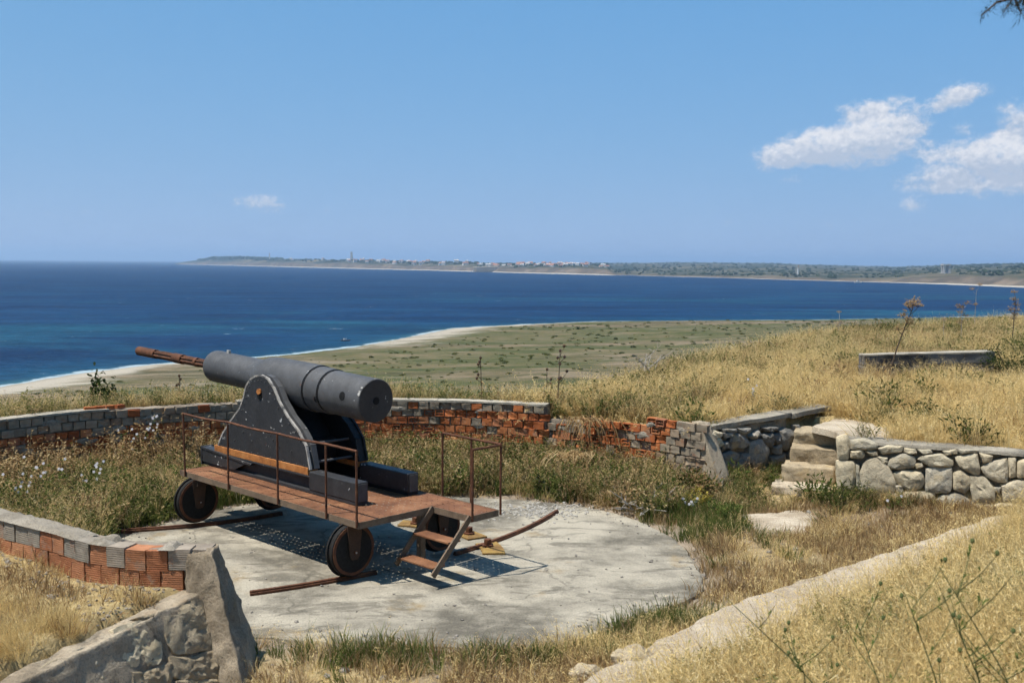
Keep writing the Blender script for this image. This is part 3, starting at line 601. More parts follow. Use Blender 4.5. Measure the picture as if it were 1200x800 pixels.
# rusty inner tube sticking out of the muzzle
q0 = p1 + Vector((0, 0, .0)); rod = []
rd_end = Vector((7.36, -VC, 2.236)); rdv = (rd_end - q0).normalized(); RL = (rd_end - q0).length
mz = lathe([(-.1, .05), (RL - .05, .05)], q0, rdv, 16, MT['rust_dark'], 'rusty_tube', gun); mz['label'] = 'rusty tube built of bars sticking out of the muzzle'
for k in range(6):
    w = 2 * math.pi * (k + .3) / 6; a_ = rdv.cross(Vector((0, 0, 1))).normalized(); c_2 = a_.cross(rdv).normalized(); of = (a_ * math.cos(w) + c_2 * math.sin(w)) * .052
    MB().tube([q0 - rdv * .2 + of, q0 + rdv * (RL - .02) + of], .018, 6).build('tube_bar', MT['rust'], mz, True)
for t0, t1, r_ in ((RL - .62, RL, .078), (RL * .40, RL * .40 + .28, .080), (.55, .62, .074)):
    lathe([(t0, .045), (t0, r_), (t1, r_), (t1, .045)], q0, rdv, 20, MT['rust'], 'tube_collar', mz)
MB().tube([p1 - bd * .35 + Vector((0, 0, .247)), p1 - bd * .35 + Vector((0, 0, .285))], .012, 8).build('front_sight', MT['bolt_pale'], barrel)
MB().box(4.40, 4.46, -VC - .02, -VC + .02, 2.39, 2.435).build('front_sight', MT['bolt_pale'], barrel)
# carriage cheeks, outline measured on the photograph
OUT = [(395, 512), (402, 478), (418, 440), (450, 390), (490, 335), (508, 285), (518, 238), (535, 208), (560, 192), (585, 190), (612, 203), (638, 245), (662, 305), (700, 372), (745, 432), (780, 500), (797, 575)]
VN = .42
pr2 = [onv(150 + a / 3.75, 390 + b / 3.75, VN) for a, b in OUT]
ub, uf = pr2[-1][0], pr2[0][0]; zb = 1.045
pr2[0] = (pr2[0][0], zb + .02); pr2[-1] = (pr2[-1][0], zb + .02)
def cheek(v0, v1):
    s = 1 if v1 > v0 else -1
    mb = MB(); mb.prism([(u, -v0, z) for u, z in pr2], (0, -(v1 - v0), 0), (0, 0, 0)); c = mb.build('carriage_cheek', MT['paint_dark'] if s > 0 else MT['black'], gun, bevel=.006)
    cu = sum(u for u, z in pr2) / len(pr2); cz = sum(z for u, z in pr2) / len(pr2)
    fl = MB(); n = len(pr2)                 # rolled flange along the outline, proud of the plate
    for i in range(n - 1):
        (u0, z0), (u1, z1) = pr2[i], pr2[i + 1]; t = Vector((u1 - u0, 0, z1 - z0)).normalized(); nr_ = Vector((-t.z, 0, t.x))
        if nr_.dot(Vector(((u0 + u1) / 2 - cu, 0, (z0 + z1) / 2 - cz))) < 0: nr_ = -nr_
        for (va, vb) in ((v0 - .002 * s, v0 + .028 * s),):
            A, Bq = Vector((u0, 0, z0)), Vector((u1, 0, z1)); o1 = nr_ * .022
            ring = [A - nr_ * .004, Bq - nr_ * .004, Bq + o1, A + o1]
            fl.hexa([p + Vector((0, -va, 0)) for p in ring] + [p + Vector((0, -vb, 0)) for p in ring])
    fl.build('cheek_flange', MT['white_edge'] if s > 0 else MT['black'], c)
    fb = MB()
    for i in range(n - 1):
        (u0, z0), (u1, z1) = pr2[i], pr2[i + 1]; t = Vector((u1 - u0, 0, z1 - z0)).normalized(); nr_ = Vector((-t.z, 0, t.x))
        if nr_.dot(Vector(((u0 + u1) / 2 - cu, 0, (z0 + z1) / 2 - cz))) < 0: nr_ = -nr_
        A, Bq = Vector((u0, 0, z0)), Vector((u1, 0, z1)); o1 = nr_ * .02; ring = [A, Bq, Bq + o1, A + o1]; va = v0 + .075 * s; vb = v1
        fb.hexa([p + Vector((0, -va, 0)) for p in ring] + [p + Vector((0, -vb, 0)) for p in ring])
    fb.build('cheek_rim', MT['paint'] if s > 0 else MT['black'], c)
    return c
cn = cheek(VN, VN + .155); cf = cheek(2 * VC - VN, 2 * VC - VN - .155)
bol = MB().tube([(0, 0, 0), (0, .012, 0)], .0085, 8).mesh('rivet', MT['paint'])
for k in range(46):                        # rivets round the plate edge and along its foot
    if k < 24:
        f = .3 + (len(pr2) - 2) * k / 24; i = int(f); t = f - i; u = pr2[i][0] * (1 - t) + pr2[i + 1][0] * t; z = pr2[i][1] * (1 - t) + pr2[i + 1][1] * t
        cu, cz = 2.72, 1.5; L = math.hypot(u - cu, z - cz); u -= (u - cu) / L * .055; z -= (z - cz) / L * .055
    elif k < 38: u = ub + .12 + (uf - ub - .25) * (k - 24) / 13; z = zb + .06 + .02 * rr.random()
    else: u = ub + .3 + (uf - ub - .6) * rr.random(); z = zb + .15 + .3 * rr.random()
    o = link('rivet', bol, cn); o.location = (u, -VN, z)
th_u, th_z = onv(304.5, 463, VN)
MB().tube([(th_u, -VN + .012, th_z), (th_u, -VN - .1, th_z)], .055, 16).build('trunnion', MT['hole'], cn, True)
MB().tube([(th_u - .01, -VN + .03, th_z + .055), (th_u + .01, -VN - .05, th_z + .05)], .04, 10).build('trunnion_cap', MT['rust_orange'], cn, True)
MB().prism([(ub + .02, 0, zb - .055), (uf + .08, 0, zb - .055), (uf + .08, 0, zb + .045), (ub + .02, 0, zb + .045)], (0, -.16, 0), (0, -VN + .012, 0)).build('rusty_foot_strip', MT['rust_orange'], gun, bevel=.006)
MB().prism([(ub + .02, 0, zb - .055), (uf + .08, 0, zb - .055), (uf + .08, 0, zb + .045), (ub + .02, 0, zb + .045)], (0, -.16, 0), (0, -(2 * VC - VN) + .15, 0)).build('rusty_foot_strip', MT['rust_orange'], gun, bevel=.006)
# cross pieces between the cheeks
for (u, z, r_) in ((ub + .22, 1.36, .018), (ub + .15, 1.12, .018), (2.7, 1.6, .03), (3.3, 1.15, .03)):
    MB().tube([(u, -VN - .1, z), (u, -(2 * VC - VN) + .1, z)], r_, 8).build('tie_rod', MT['paint'], gun, True)
MB().box(ub + .5, uf - .3, -(2 * VC - VN) + .16, -VN - .16, 1.0, 1.35).build('transom', MT['black'], gun, bevel=.01)
MB().hexa([(ub + .6, -VN - .17, 1.35), (uf - .8, -VN - .17, 1.35), (uf - .8, -(2 * VC - VN) + .17, 1.35), (ub + .6, -(2 * VC - VN) + .17, 1.35), (ub + 1.0, -VN - .17, 1.78), (uf - 1.1, -VN - .17, 1.78), (uf - 1.1, -(2 * VC - VN) + .17, 1.78), (ub + 1.0, -(2 * VC - VN) + .17, 1.78)]).build('saddle', MT['black'], gun, bevel=.01)
# slide girders: an I beam each, with a warped loose end in front and a plated tail
for s, vo in ((1, VN - .02), (-1, 2 * VC - VN + .02)):
    y = lambda w: -(vo + s * w)
    b = MB(); u0, u1 = .60, 4.36
    for (a0, a1, z0, z1) in ((0, .17, ZD + .003, ZD + .045), (0, .17, .965, .99), (.065, .10, ZD + .045, .965)):
        b.box(u0 + .55 if z0 > .9 else u0, u1, min(y(a0), y(a1)), max(y(a0), y(a1)), z0, z1)
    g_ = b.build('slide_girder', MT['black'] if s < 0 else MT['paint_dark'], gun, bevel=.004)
    MB().box(u0, u0 + 1.02, min(y(-.006), y(.176)), max(y(-.006), y(.176)), ZD + .046, 1.052).build('girder_tail', MT['paint_dark'], g_, bevel=.012)
    MB().box(u0 - .012, u0 - .001, min(y(.02), y(.15)), max(y(.02), y(.15)), ZD + .05, 1.03).build('tail_plate', MT['paint'], g_)
    b = MB()
    ya, yb = y(-.03), y(.12)
    b.hexa([(3.0, ya, .93), (3.0, yb, .95), (4.34, yb, 1.0), (4.34, ya, 1.0), (3.0, ya, .955), (3.0, yb, .975), (4.34, yb, 1.03), (4.34, ya, 1.03)])
    b.hexa([(3.45, y(-.02), ZD + .05), (3.45, y(.0), ZD + .05), (4.34, y(.0), ZD + .05), (4.34, y(-.02), ZD + .05), (3.1, y(-.02), .95), (3.1, y(.0), .95), (4.34, y(.0), 1.0), (4.34, y(-.02), 1.0)])
    b.build('warped_flange', MT['paint_dark'], g_)
    MB().box(4.34, 4.37, min(y(-.03), y(.17)), max(y(-.03), y(.17)), ZD + .003, 1.035).build('front_plate', MT['paint_dark'], g_)
# deck plates, each with its rows of small holes
def deck_plate(u0, u1, v0, v1, nm='deck_plate'):
    mb = MB(); nx = max(1, round((u1 - u0) / .095)); ny = max(1, round((v1 - v0) / .095)); hw = .008
    for i in range(nx):
        for j in range(ny):
            a0, a1 = u0 + (u1 - u0) * i / nx, u0 + (u1 - u0) * (i + 1) / nx; c0, c1 = v0 + (v1 - v0) * j / ny, v0 + (v1 - v0) * (j + 1) / ny
            ac, cc_ = (a0 + a1) / 2, (c0 + c1) / 2; o = [(a0, -c0), (a1, -c0), (a1, -c1), (a0, -c1)]
            h = [(ac - hw, -cc_ + hw), (ac + hw, -cc_ + hw), (ac + hw, -cc_ - hw), (ac - hw, -cc_ - hw)]
            if (i * 7 + j * 3) % 11 == 0: mb.poly([(*p, ZD) for p in o]); continue
            for k in range(4): mb.poly([(*o[k], ZD), (*o[(k + 1) % 4], ZD), (*h[(k + 1) % 4], ZD), (*h[k], ZD)])
    return mb.build(nm, MT['rust_deck'], gun)
DW = 1.53; cuts = [-.05, .95, 1.92, 2.86, 3.52, 4.16]
for k in range(5): deck_plate(cuts[k] + .006, cuts[k + 1] - .006, -.07, DW)
deck_plate(-.74, -.056, 1.08, DW)
for nm, b in (('deck_edge', (-.06, 4.17, -.075, -.07)), ('deck_edge', (-.06, 4.17, 1.535, 1.54)), ('deck_edge', (4.165, 4.172, -.07, 1.535)), ('deck_edge', (-.066, -.058, -.07, 1.07)), ('deck_edge', (-.755, -.748, 1.07, 1.54)), ('deck_edge', (-.748, -.06, 1.068, 1.074)), ('deck_edge', (-.748, -.06, 1.532, 1.54))):
    u0, u1, v0, v1 = b; MB().box(u0, u1, -v1, -v0, ZD - .075, ZD + .004).build(nm, MT['rail_side'], gun)
for v in (.05, .48, 1.32, 1.46): MB().box(-.04, 4.15, -v - .025, -v + .025, ZD - .085, ZD - .012).build('deck_joist', MT['rust_dark'], gun)
for u in (.3, 3.75): MB().box(u - .05, u + .05, -1.52, .05, ZD - .17, ZD - .087).build('axle_beam', MT['rust_dark'], gun)
# wheels roll round the pivot, so their discs stand across the platform
def wheel(u, v, r=.315, w=.10, su=-1):
    e = Vector((1, 0, 0)); o = Vector((u - w / 2, -v, r + .055))
    t = lathe([(0, 0), (0, r - .035), (.004, r - .03), (0, r - .02), (.01, r), (w * .72, r), (w * .73, r + .022), (w, r + .022), (w, 0)], o, e, 48, MT['wheel'], 'wheel', gun)
    lathe([(-.006, r - .05), (-.006, r - .012), (.002, r - .012)], o, e, 48, MT['rust'], 'wheel_rim', t)
    z0 = r + .055
    for s in (-.03, w + .012):
        mb = MB(); mb.prism([(0, -v - .11, ZD - .08), (0, -v + .11, ZD - .08), (0, -v + .07, z0 - .07), (0, -v + .04, z0 - .11), (0, -v - .04, z0 - .11), (0, -v - .07, z0 - .07)], (.018, 0, 0), (u - w / 2 + s, 0, 0)); mb.build('fork_plate', MT['rust_dark'], t, bevel=.004)
    MB().tube([(u - w / 2 - .05, -v, z0 - .02), (u + w / 2 + .05, -v, z0 - .02)], .022, 10).build('axle_bolt', MT['rust'], t, True)
    MB().tube([(u - w / 2 - .058, -v, z0 - .02), (u - w / 2 - .05, -v, z0 - .02)], .011, 8).build('axle_nut', MT['bolt_pale'], t, True)
wheel(.22, .02); wheel(3.82, .0); wheel(.28, 1.50); wheel(3.72, 1.22)
MB().box(-.03, .05, -.98, -.9, .1, ZD - .08).build('jack_post', MT['rail_side'], gun)
# railings
RT = ZD + .85
def post(u, v, zt=RT, lean=0): return MB().tube([(u, -v, ZD - .06), (u + lean, -v, zt)], .0145, 8).build('railing_post', MT['rust'], gun, True)
for u, l in ((3.98, .03), (2.80, 0), (1.60, 0), (.56, 0), (-.04, 0)): post(u, -.095, RT, l)
def rail(path): return MB().tube(path, .016, 8).build('handrail', MT['rust'], gun, True)
rail([(4.02, .095, RT), (3.4, .10, RT - .012), (2.8, .093, RT + .012), (2.2, .098, RT - .006), (1.6, .095, RT + .004), (1.0, .088, RT - .012), (.56, .096, RT + .004), (-.05, .095, RT - .004)])
for u, v in ((.30, 1.56), (-.24, 1.56), (-.765, 1.56), (-.765, 1.08)): post(u, v, ZD + .82)
rail([(.30, -1.56, ZD + .83), (-.24, -1.56, ZD + .82), (-.77, -1.56, ZD + .82)]); rail([(-.765, -1.57, ZD + .81), (-.765, -1.07, ZD + .81)])
# steps at the rear
st = MB(); 
ladder = None
for u in (-.075, -.745):
    d_ = Vector((0, .60, -.60)).normalized(); a0 = Vector((u, -1.06, ZD - .0)); a1 = a0 + Vector((0, .60, -.60)); nn = Vector((0, .7071, .7071))
    mb = MB(); e_ = Vector((.012, 0, 0)); mb.hexa([a0 - nn * .045 - e_, a0 - nn * .045 + e_, a0 + nn * .03 + e_, a0 + nn * .03 - e_, a1 - nn * .045 - e_, a1 - nn * .045 + e_, a1 + nn * .03 + e_, a1 + nn * .03 - e_])
    mb.build('step_stringer', MT['rail_side'], gun)
for v, z in ((.82, .50), (.57, .25)):
    MB().box(-.73, -.09, -v - .10, -v + .10, z - .022, z).build('step_tread', MT['rust_deck'], gun, bevel=.003)

# ------------------------------------------------------------------ rails and anchor plate set in the concrete
RC = np.array([-6.266, 18.07])
def arc_rail(name, pts, label, w=.06, h=.05):
    P = resample(pts, .18); n = len(P); t = np.gradient(P, axis=0); t /= np.linalg.norm(t, axis=1)[:, None]; nm = np.stack([-t[:, 1], t[:, 0]], 1)
    mb = MB(); prof_ = [(-w / 2, -.02), (-w / 2, h * .5), (-w * .36, h * .62), (-w * .36, h), (w * .36, h), (w * .36, h * .62), (w / 2, h * .5), (w / 2, -.02)]; k = len(prof_)
    for i in range(n):
        for a_, z in prof_: mb.v.append((P[i, 0] + nm[i, 0] * a_, P[i, 1] + nm[i, 1] * a_, z + .004))
    for i in range(n - 1):
        for j in range(k - 1): mb.f.append([i * k + j, (i + 1) * k + j, (i + 1) * k + j + 1, i * k + j + 1])
    mb.f.append(list(range(k))); mb.f.append([(n - 1) * k + j for j in range(k)])
    o = mb.build(name, MT['rust'], None); tag(o, label, 'rail', 'curved rails set in the concrete'); return o
def arc_pts(r, a0, a1): return [(RC[0] + r * math.cos(R(a)), RC[1] + r * math.sin(R(a))) for a in np.linspace(a0, a1, 9)]
arc_rail('curved_rail', arc_pts(7.43, -63.6, -51.5), 'short rusty rail running left from under the rear wheel')
arc_rail('curved_rail', arc_pts(7.46, -42.0, -20.8), 'bent rusty rail rising off the pad right of the steps', h=.045)
arc_rail('curved_rail', arc_pts(4.07, -79.5, -46), 'rusty rail beneath the front wheels at left')
c0 = np.array([-1.9, 13.0]); ap = empty('anchor_plate', (c0[0], c0[1], 0)); tag(ap, 'yellow rust stained anchor plates with large bolts in the pad', 'plate')
for a0, a1 in ((80, 64), (47, 31), (22, 4)):
    mb = MB(); n = 8; r0, r1 = 1.54, 1.84
    lo = [(r0 * math.cos(R(a0 + (a1 - a0) * i / n)), r0 * math.sin(R(a0 + (a1 - a0) * i / n)), .006) for i in range(n + 1)]; hi = [(r1 * math.cos(R(a0 + (a1 - a0) * i / n)), r1 * math.sin(R(a0 + (a1 - a0) * i / n)), .006) for i in range(n, -1, -1)]
    mb.prism(lo + hi, (0, 0, .018), (0, 0, 0)); mb.build('plate', MT['yellow'], ap)
for an, r_ in ((72, 1.69), (39, 1.70), (16, 1.66)):
    x, y = r_ * math.cos(R(an)), r_ * math.sin(R(an)); b = MB().tube([(x, y, .02), (x, y, .05)], .085, 6); b.tube([(x, y, .05), (x, y, .12)], .055, 6); b.build('bolt', MT['rust'], ap, bevel=.006)

# ------------------------------------------------------------------ masonry helpers
def rough_block(name, sx_, sy_, sz_, mat, seed, amp=.008, cut=3, broken=0, hollow=False):
    bm = bmesh.new(); bmesh.ops.create_cube(bm, size=1.0); bmesh.ops.scale(bm, vec=(sx_, sy_, sz_), verts=bm.verts)
    bmesh.ops.subdivide_edges(bm, edges=bm.edges, cuts=1 if cut < 3 else 2, use_grid_fill=True)
    for v in bm.verts:
        n = mn.noise_vector(Vector(v.co) * 14 + Vector((seed * 3.7, seed * 1.3, 0))); k = amp
        if broken and v.co.y < 0: v.co.y += max(0, mn.noise(Vector((v.co.x * 9, v.co.z * 9, seed * 5.1))) + .15) * broken
        v.co += n * k
    bmesh.ops.recalc_face_normals(bm, faces=bm.faces)
    me = bpy.data.meshes.new(name); bm.to_mesh(me); bm.free(); me.materials.append(mat); return me
def hollow_block(name, sx_, sy_, sz_, mat, seed):   # a broken hollow clay block: shell and webs show
    mb = MB(); t = .018; r_ = random.Random(seed); y0, y1 = -sy_ / 2 + r_.uniform(.0, .03), sy_ / 2; x = sx_ / 2; z = sz_ / 2
    mb.box(-x, x, y0, y1, -z, -z + t); mb.box(-x, x, y0 + r_.uniform(0, .03), y1, z - t, z); mb.box(-x, -x + t, y0, y1, -z + t, z - t); mb.box(x - t, x, y0 + .01, y1, -z + t, z - t)
    mb.box(-x + t, x - t, y0 + r_.uniform(.01, .05), y1, -t * .4, t * .4)
    if r_.random() < .6: mb.box(-t * .4, t * .4, y0 + .02, y1, -z + t, -t * .4)
    mb.box(-x + t, x - t, sy_ / 2 - .01, y1 - .002, -z + t, z - t)
    return mb.mesh(name, mat)
def wall_core(name, P, th, z0, z1f, mat, parent, step=.15, side=1, rough=.015, seed=0):
    P = resample(P, step); O = offs(P, th * side); n = len(P); mb = MB(); rows = 4
    for i in range(n):
        zt = z1f(P[i, 0]) if callable(z1f) else z1f
        cols = [(P[i], z0 + (zt - z0) * j / rows) for j in range(rows + 1)] + [((P[i] + O[i]) / 2, zt)] + [(O[i], zt), (O[i], z0)]
        for p, z in cols:
            nv = mn.noise_vector(Vector((p[0] * 6, p[1] * 6, z * 6 + seed))) * rough; mb.v.append((p[0] + nv.x, p[1] + nv.y, z + nv.z))
    k = rows + 4
    for i in range(n - 1):
        for j in range(k - 1): mb.f.append([i * k + j, (i + 1) * k + j, (i + 1) * k + j + 1, i * k + j + 1])
    mb.f.append(list(range(k))); mb.f.append([(n - 1) * k + j for j in range(k)])
    return mb.build(name, mat, parent)
def along(P):
    P = np.asarray(P); L = np.concatenate([[0], np.cumsum(np.linalg.norm(np.diff(P, axis=0), axis=1))])
    def at(s):
        p = np.array([np.interp(s, L, P[:, 0]), np.interp(s, L, P[:, 1])]); e = .05
        q_ = np.array([np.interp(s + e, L, P[:, 0]), np.interp(s + e, L, P[:, 1])]) - np.array([np.interp(s - e, L, P[:, 0]), np.interp(s - e, L, P[:, 1])])
        return p, math.atan2(q_[1], q_[0])
    return at, L[-1]
BW, BH, BD = .192, .132, .10
BR = {k: [rough_block('brick', BW, BD, BH, MT[k], i, .007, 3, .05 if i % 3 == 2 else .012) for i in range(7)] for k in ('brick', 'brick_grey')}
HB = [hollow_block('brick', BW, BD + .05, BH, MT['brick'], i) for i in range(5)]
def bricks(P, parent, courses, ztop, pick, s0=0., s1=None, skip=None, face=-1, gap=.009):
    at, L = along(resample(P, .05)); s1 = s1 or L; nb = 0
    for c in range(courses):
        z = ztop - (c + .5) * (BH + gap); s = s0 + (BW / 2 if c % 2 else 0)
        while s < s1 - BW / 2:
            p, an = at(s + BW / 2); zz = z + .012 * mn.noise((p[0] * .9, c * 3.1, 0))
            if not (skip and skip(p[0], c, s)):
                me = pick(p[0], c); o = link('brick', me, parent)
                nv = np.array([-math.sin(an), math.cos(an)]) * (BD / 2 - .03 + random.uniform(-.012, .022))
                o.location = (p[0] + nv[0], p[1] + nv[1], zz); o.rotation_euler = (random.uniform(-.04, .04), random.uniform(-.035, .035), an + random.uniform(-.07, .07)); o.scale = (random.uniform(.86, 1.03), 1, random.uniform(.84, 1.0)); nb += 1
            s += BW + gap
    return nb
# ------------------------------------------------------------------ back parapet
pw = empty('brick_parapet_wall', (-2.2, 19.03, 0)); tag(pw, 'long curved brick parapet wall with thin concrete coping behind the cannon', 'wall')
def child_world(o, par):                   # geometry is in world space: undo the parent's offset
    o.matrix_parent_inverse = Matrix.Translation(par.location).inverted(); return o
TA = 1.20
child_world(wall_core('wall_core', [tuple(p) for p in offs(resample(WALL_A, .3), .03)], .24, -.15, TA - .005, MT['core'], pw), pw)
def pickA(x, c):
    g = random.random()
    if x < -4.3: k = 'brick_grey' if (c < 2 and g < .93) or g < .12 else 'brick'
    else: k = 'brick_grey' if (c == 0 and g < .75) or (c == 1 and x < -1.6 and g < .6) or g < .09 else 'brick'
    if k == 'brick' and g > .94 and x > -4: return random.choice(HB)
    return random.choice(BR[k])
before = set(pw.children)
bricks(WALL_A, pw, 5, TA, pickA, s0=3.2)
for o in set(pw.children) - before: child_world(o, pw)
def coping(P, th, z, parent, name='coping', mat='coping', over=.025, t=.034, seg=None, gaps=()):
    P = resample(P, .1); A = offs(P, -over); Bq = offs(P, th + over); at = 0; n = len(P); L = n * .1; s = 0; r_ = random.Random(11)
    i = 0
    while i < n - 2:
        k = min(n - 1, i + (seg or r_.randint(9, 22)))
        if any(a <= P[i, 0] <= b for a, b in gaps): i = k; continue
        mb = MB(); cnt = 0
        for m_ in range(i, k + 1):
            j = .010 * mn.noise((P[m_, 0] * 5, P[m_, 1] * 5, 2.)); e = .015 * mn.noise((P[m_, 0] * 9, P[m_, 1] * 9, 7.))
            sh_ = 0 if m_ not in (i, k) else (.006 if m_ == i else -.006)
            a_ = A[m_] + (P[min(m_ + 1, n - 1)] - P[max(m_ - 1, 0)]) * sh_ * 5; b_ = Bq[m_] + (P[min(m_ + 1, n - 1)] - P[max(m_ - 1, 0)]) * sh_ * 5
            mb.v += [(a_[0] + e, a_[1] + e, z), (a_[0] + e, a_[1] + e, z + t + j), (b_[0], b_[1], z + t + j * .5), (b_[0], b_[1], z)]; cnt += 1
        for w in range(cnt - 1):
            for q_ in range(4): mb.f.append([w * 4 + q_, w * 4 + (q_ + 1) % 4, (w + 1) * 4 + (q_ + 1) % 4, (w + 1) * 4 + q_])
        mb.f.append([0, 1, 2, 3]); mb.f.append([(cnt - 1) * 4 + q_ for q_ in range(4)])
        child_world(mb.build(name, MT[mat], parent), parent); i = k
coping(WALL_A, .24, TA, pw, gaps=((-7.3, -6.95),))
for k in range(4):                         # loose orange tiles left on the top where the coping is gone
    p = (-7.25 + .13 * k, 17.42 + .10 * k); o = link('loose_brick', BR['brick'][k], pw); o.location = (p[0], p[1] + .05, TA + .045); o.scale = (1, 1, .5); o.rotation_euler = (0, .05, .6 + .2 * k); child_world(o, pw)
# ------------------------------------------------------------------ broken end of the parapet
bw = empty('broken_brick_wall', (1.9, 17.6, 0)); tag(bw, 'broken orange brick wall with plastered sloping end beside the stone steps', 'wall')
TB = 1.20
def topB(x): return 1.02 + .14 * sstep(1.9, 2.6, x) + .05 * (fbm(x, 3.3, 3.) - .5)
child_world(wall_core('wall_core', [tuple(p) for p in offs(resample(WALL_B, .3), .05)], .24, -.15, lambda x: float(topB(x)) - .05, MT['core'], bw), bw)
def pickB(x, c):
    g = random.random()
    if x > 2.75 - .06 * c: return random.choice(BR['brick_grey'])
    if c > 4 and g < .6: return random.choice(BR['brick_grey'])
    if g < .36: return random.choice(HB)
    if g < .5: return random.choice(BR['brick_grey'])
    return random.choice(BR['brick'])
def skipB(x, c, s):
    if c == 0 and x < 2.35: return True
    if c == 1 and x < 1.2: return True
    return c < 6 and x < 2.4 and random.random() < .10
before = set(bw.children)
bricks(WALL_B, bw, 8, TB, pickB, skip=skipB)
for o in set(bw.children) - before: child_world(o, bw)
def rough_hexa(name, c, mat, parent, cuts=10, amp=.03, fr=4., seed=0, smooth=True):
    mb = MB().hexa(c); me = mb.mesh(name, mat); bm = bmesh.new(); bm.from_mesh(me)
    bmesh.ops.subdivide_edges(bm, edges=bm.edges, cuts=cuts, use_grid_fill=True)
    for v in bm.verts:
        p = v.co * fr + Vector((seed, seed * 2, 0)); v.co += mn.noise_vector(p) * amp + mn.noise_vector(p * 3.3) * amp * .35
    bm.to_mesh(me); bm.free()
    if smooth: me.polygons.foreach_set('use_smooth', [True] * len(me.polygons))
    o = link(name, me, parent)
    if parent and parent.type == 'EMPTY': child_world(o, parent)
    return o
rough_hexa('plaster_end', [(3.0, 16.72, -.1), (3.5, 16.12, -.1), (3.72, 16.36, -.1), (3.25, 16.98, -.1), (2.98, 16.76, 1.22), (3.08, 16.62, 1.22), (3.30, 16.84, 1.2), (3.18, 17.0, 1.2)], MT['plaster'], bw, 8, .02, 5, 3)
# ------------------------------------------------------------------ near left wall of ridged hollow blocks
nw = empty('block_wall', (-4.0, 9.5, 0)); tag(nw, 'low near wall of orange and grey ridged hollow blocks at left', 'wall')
TN = 1.14; CW, CHH, CD = .198, .188, .19
NT_ = {k: [rough_block('block', CW, CD, CHH, MT[k], 20 + i, .004, 3, .012) for i in range(6)] for k in ('tile', 'tile_grey')}
at, L = along(resample(NEAR_WALL, .05))
for c in range(2):
    s = .16 + (.07 if c else 0); k = 0
    while s < 4.6:
        p, an = at(s + CW / 2); s += CW + .012; k += 1; z = TN - (c + .5) * (CHH + .010)
        if c == 1: key = 'tile'
        else: key = 'tile' if k in (2, 3, 8, 9) or (k > 9 and random.random() < .2) or k == 5 else 'tile_grey'
        o = link('block', random.choice(NT_[key]), nw); nv = np.array([math.sin(an), -math.cos(an)]) * (CD / 2 - .0 + random.uniform(-.006, .006))
        o.location = (p[0] + nv[0], p[1] + nv[1], z - (.012 if (k in (2, 3) and c == 0) else 0)); o.rotation_euler = (random.uniform(-.02, .02), random.uniform(-.02, .02), an + math.pi + random.uniform(-.02, .02)); child_world(o, nw)
child_world(wall_core('wall_core', [tuple(p) for p in offs(resample(NEAR_WALL, .3), -.06)], -.22, -.15, TN - .02, MT['core'], nw), nw)
# lumpy mortar left on top
mp_ = resample(NEAR_WALL, .05); seglist = [(.30, .46), (.99, 1.22), (1.42, 4.6)]
for s0_, s1_ in seglist:
    at_, L_ = along(mp_); n = int((s1_ - s0_) / .04) + 1; mb = MB(); kk = 7
    for i in range(n):
        s = s0_ + (s1_ - s0_) * i / (n - 1); p, an = at_(s); nv = np.array([math.sin(an), -math.cos(an)])
        for j in range(kk):
            w = -.015 + .27 * j / (kk - 1); edge = j in (0, kk - 1) or i in (0, n - 1); x, y = p + nv * w
            hgt = .0 if edge else .030 + .030 * mn.noise((x * 7, y * 7, 3.)) + .018 * mn.noise((x * 21, y * 21, 8.))
            mb.v.append((x, y, TN - .006 + max(hgt, .004 if not edge else -.012)))
    for i in range(n - 1):
        for j in range(kk - 1): mb.f.append([i * kk + j, (i + 1) * kk + j, (i + 1) * kk + j + 1, i * kk + j + 1])
    child_world(mb.build('mortar_cap', MT['mortar'], nw, True), nw)
rough_hexa('plaster_end', [(-3.02, 9.02, -.15), (-2.28, 8.72, -.15), (-2.34, 9.62, -.15), (-2.95, 9.74, -.15), (-2.98, 9.26, 1.10), (-2.76, 9.26, 1.11), (-2.78, 9.56, 1.11), (-2.98, 9.56, 1.10)], MT['plaster'], nw, 30, .026, 8.5, 1)

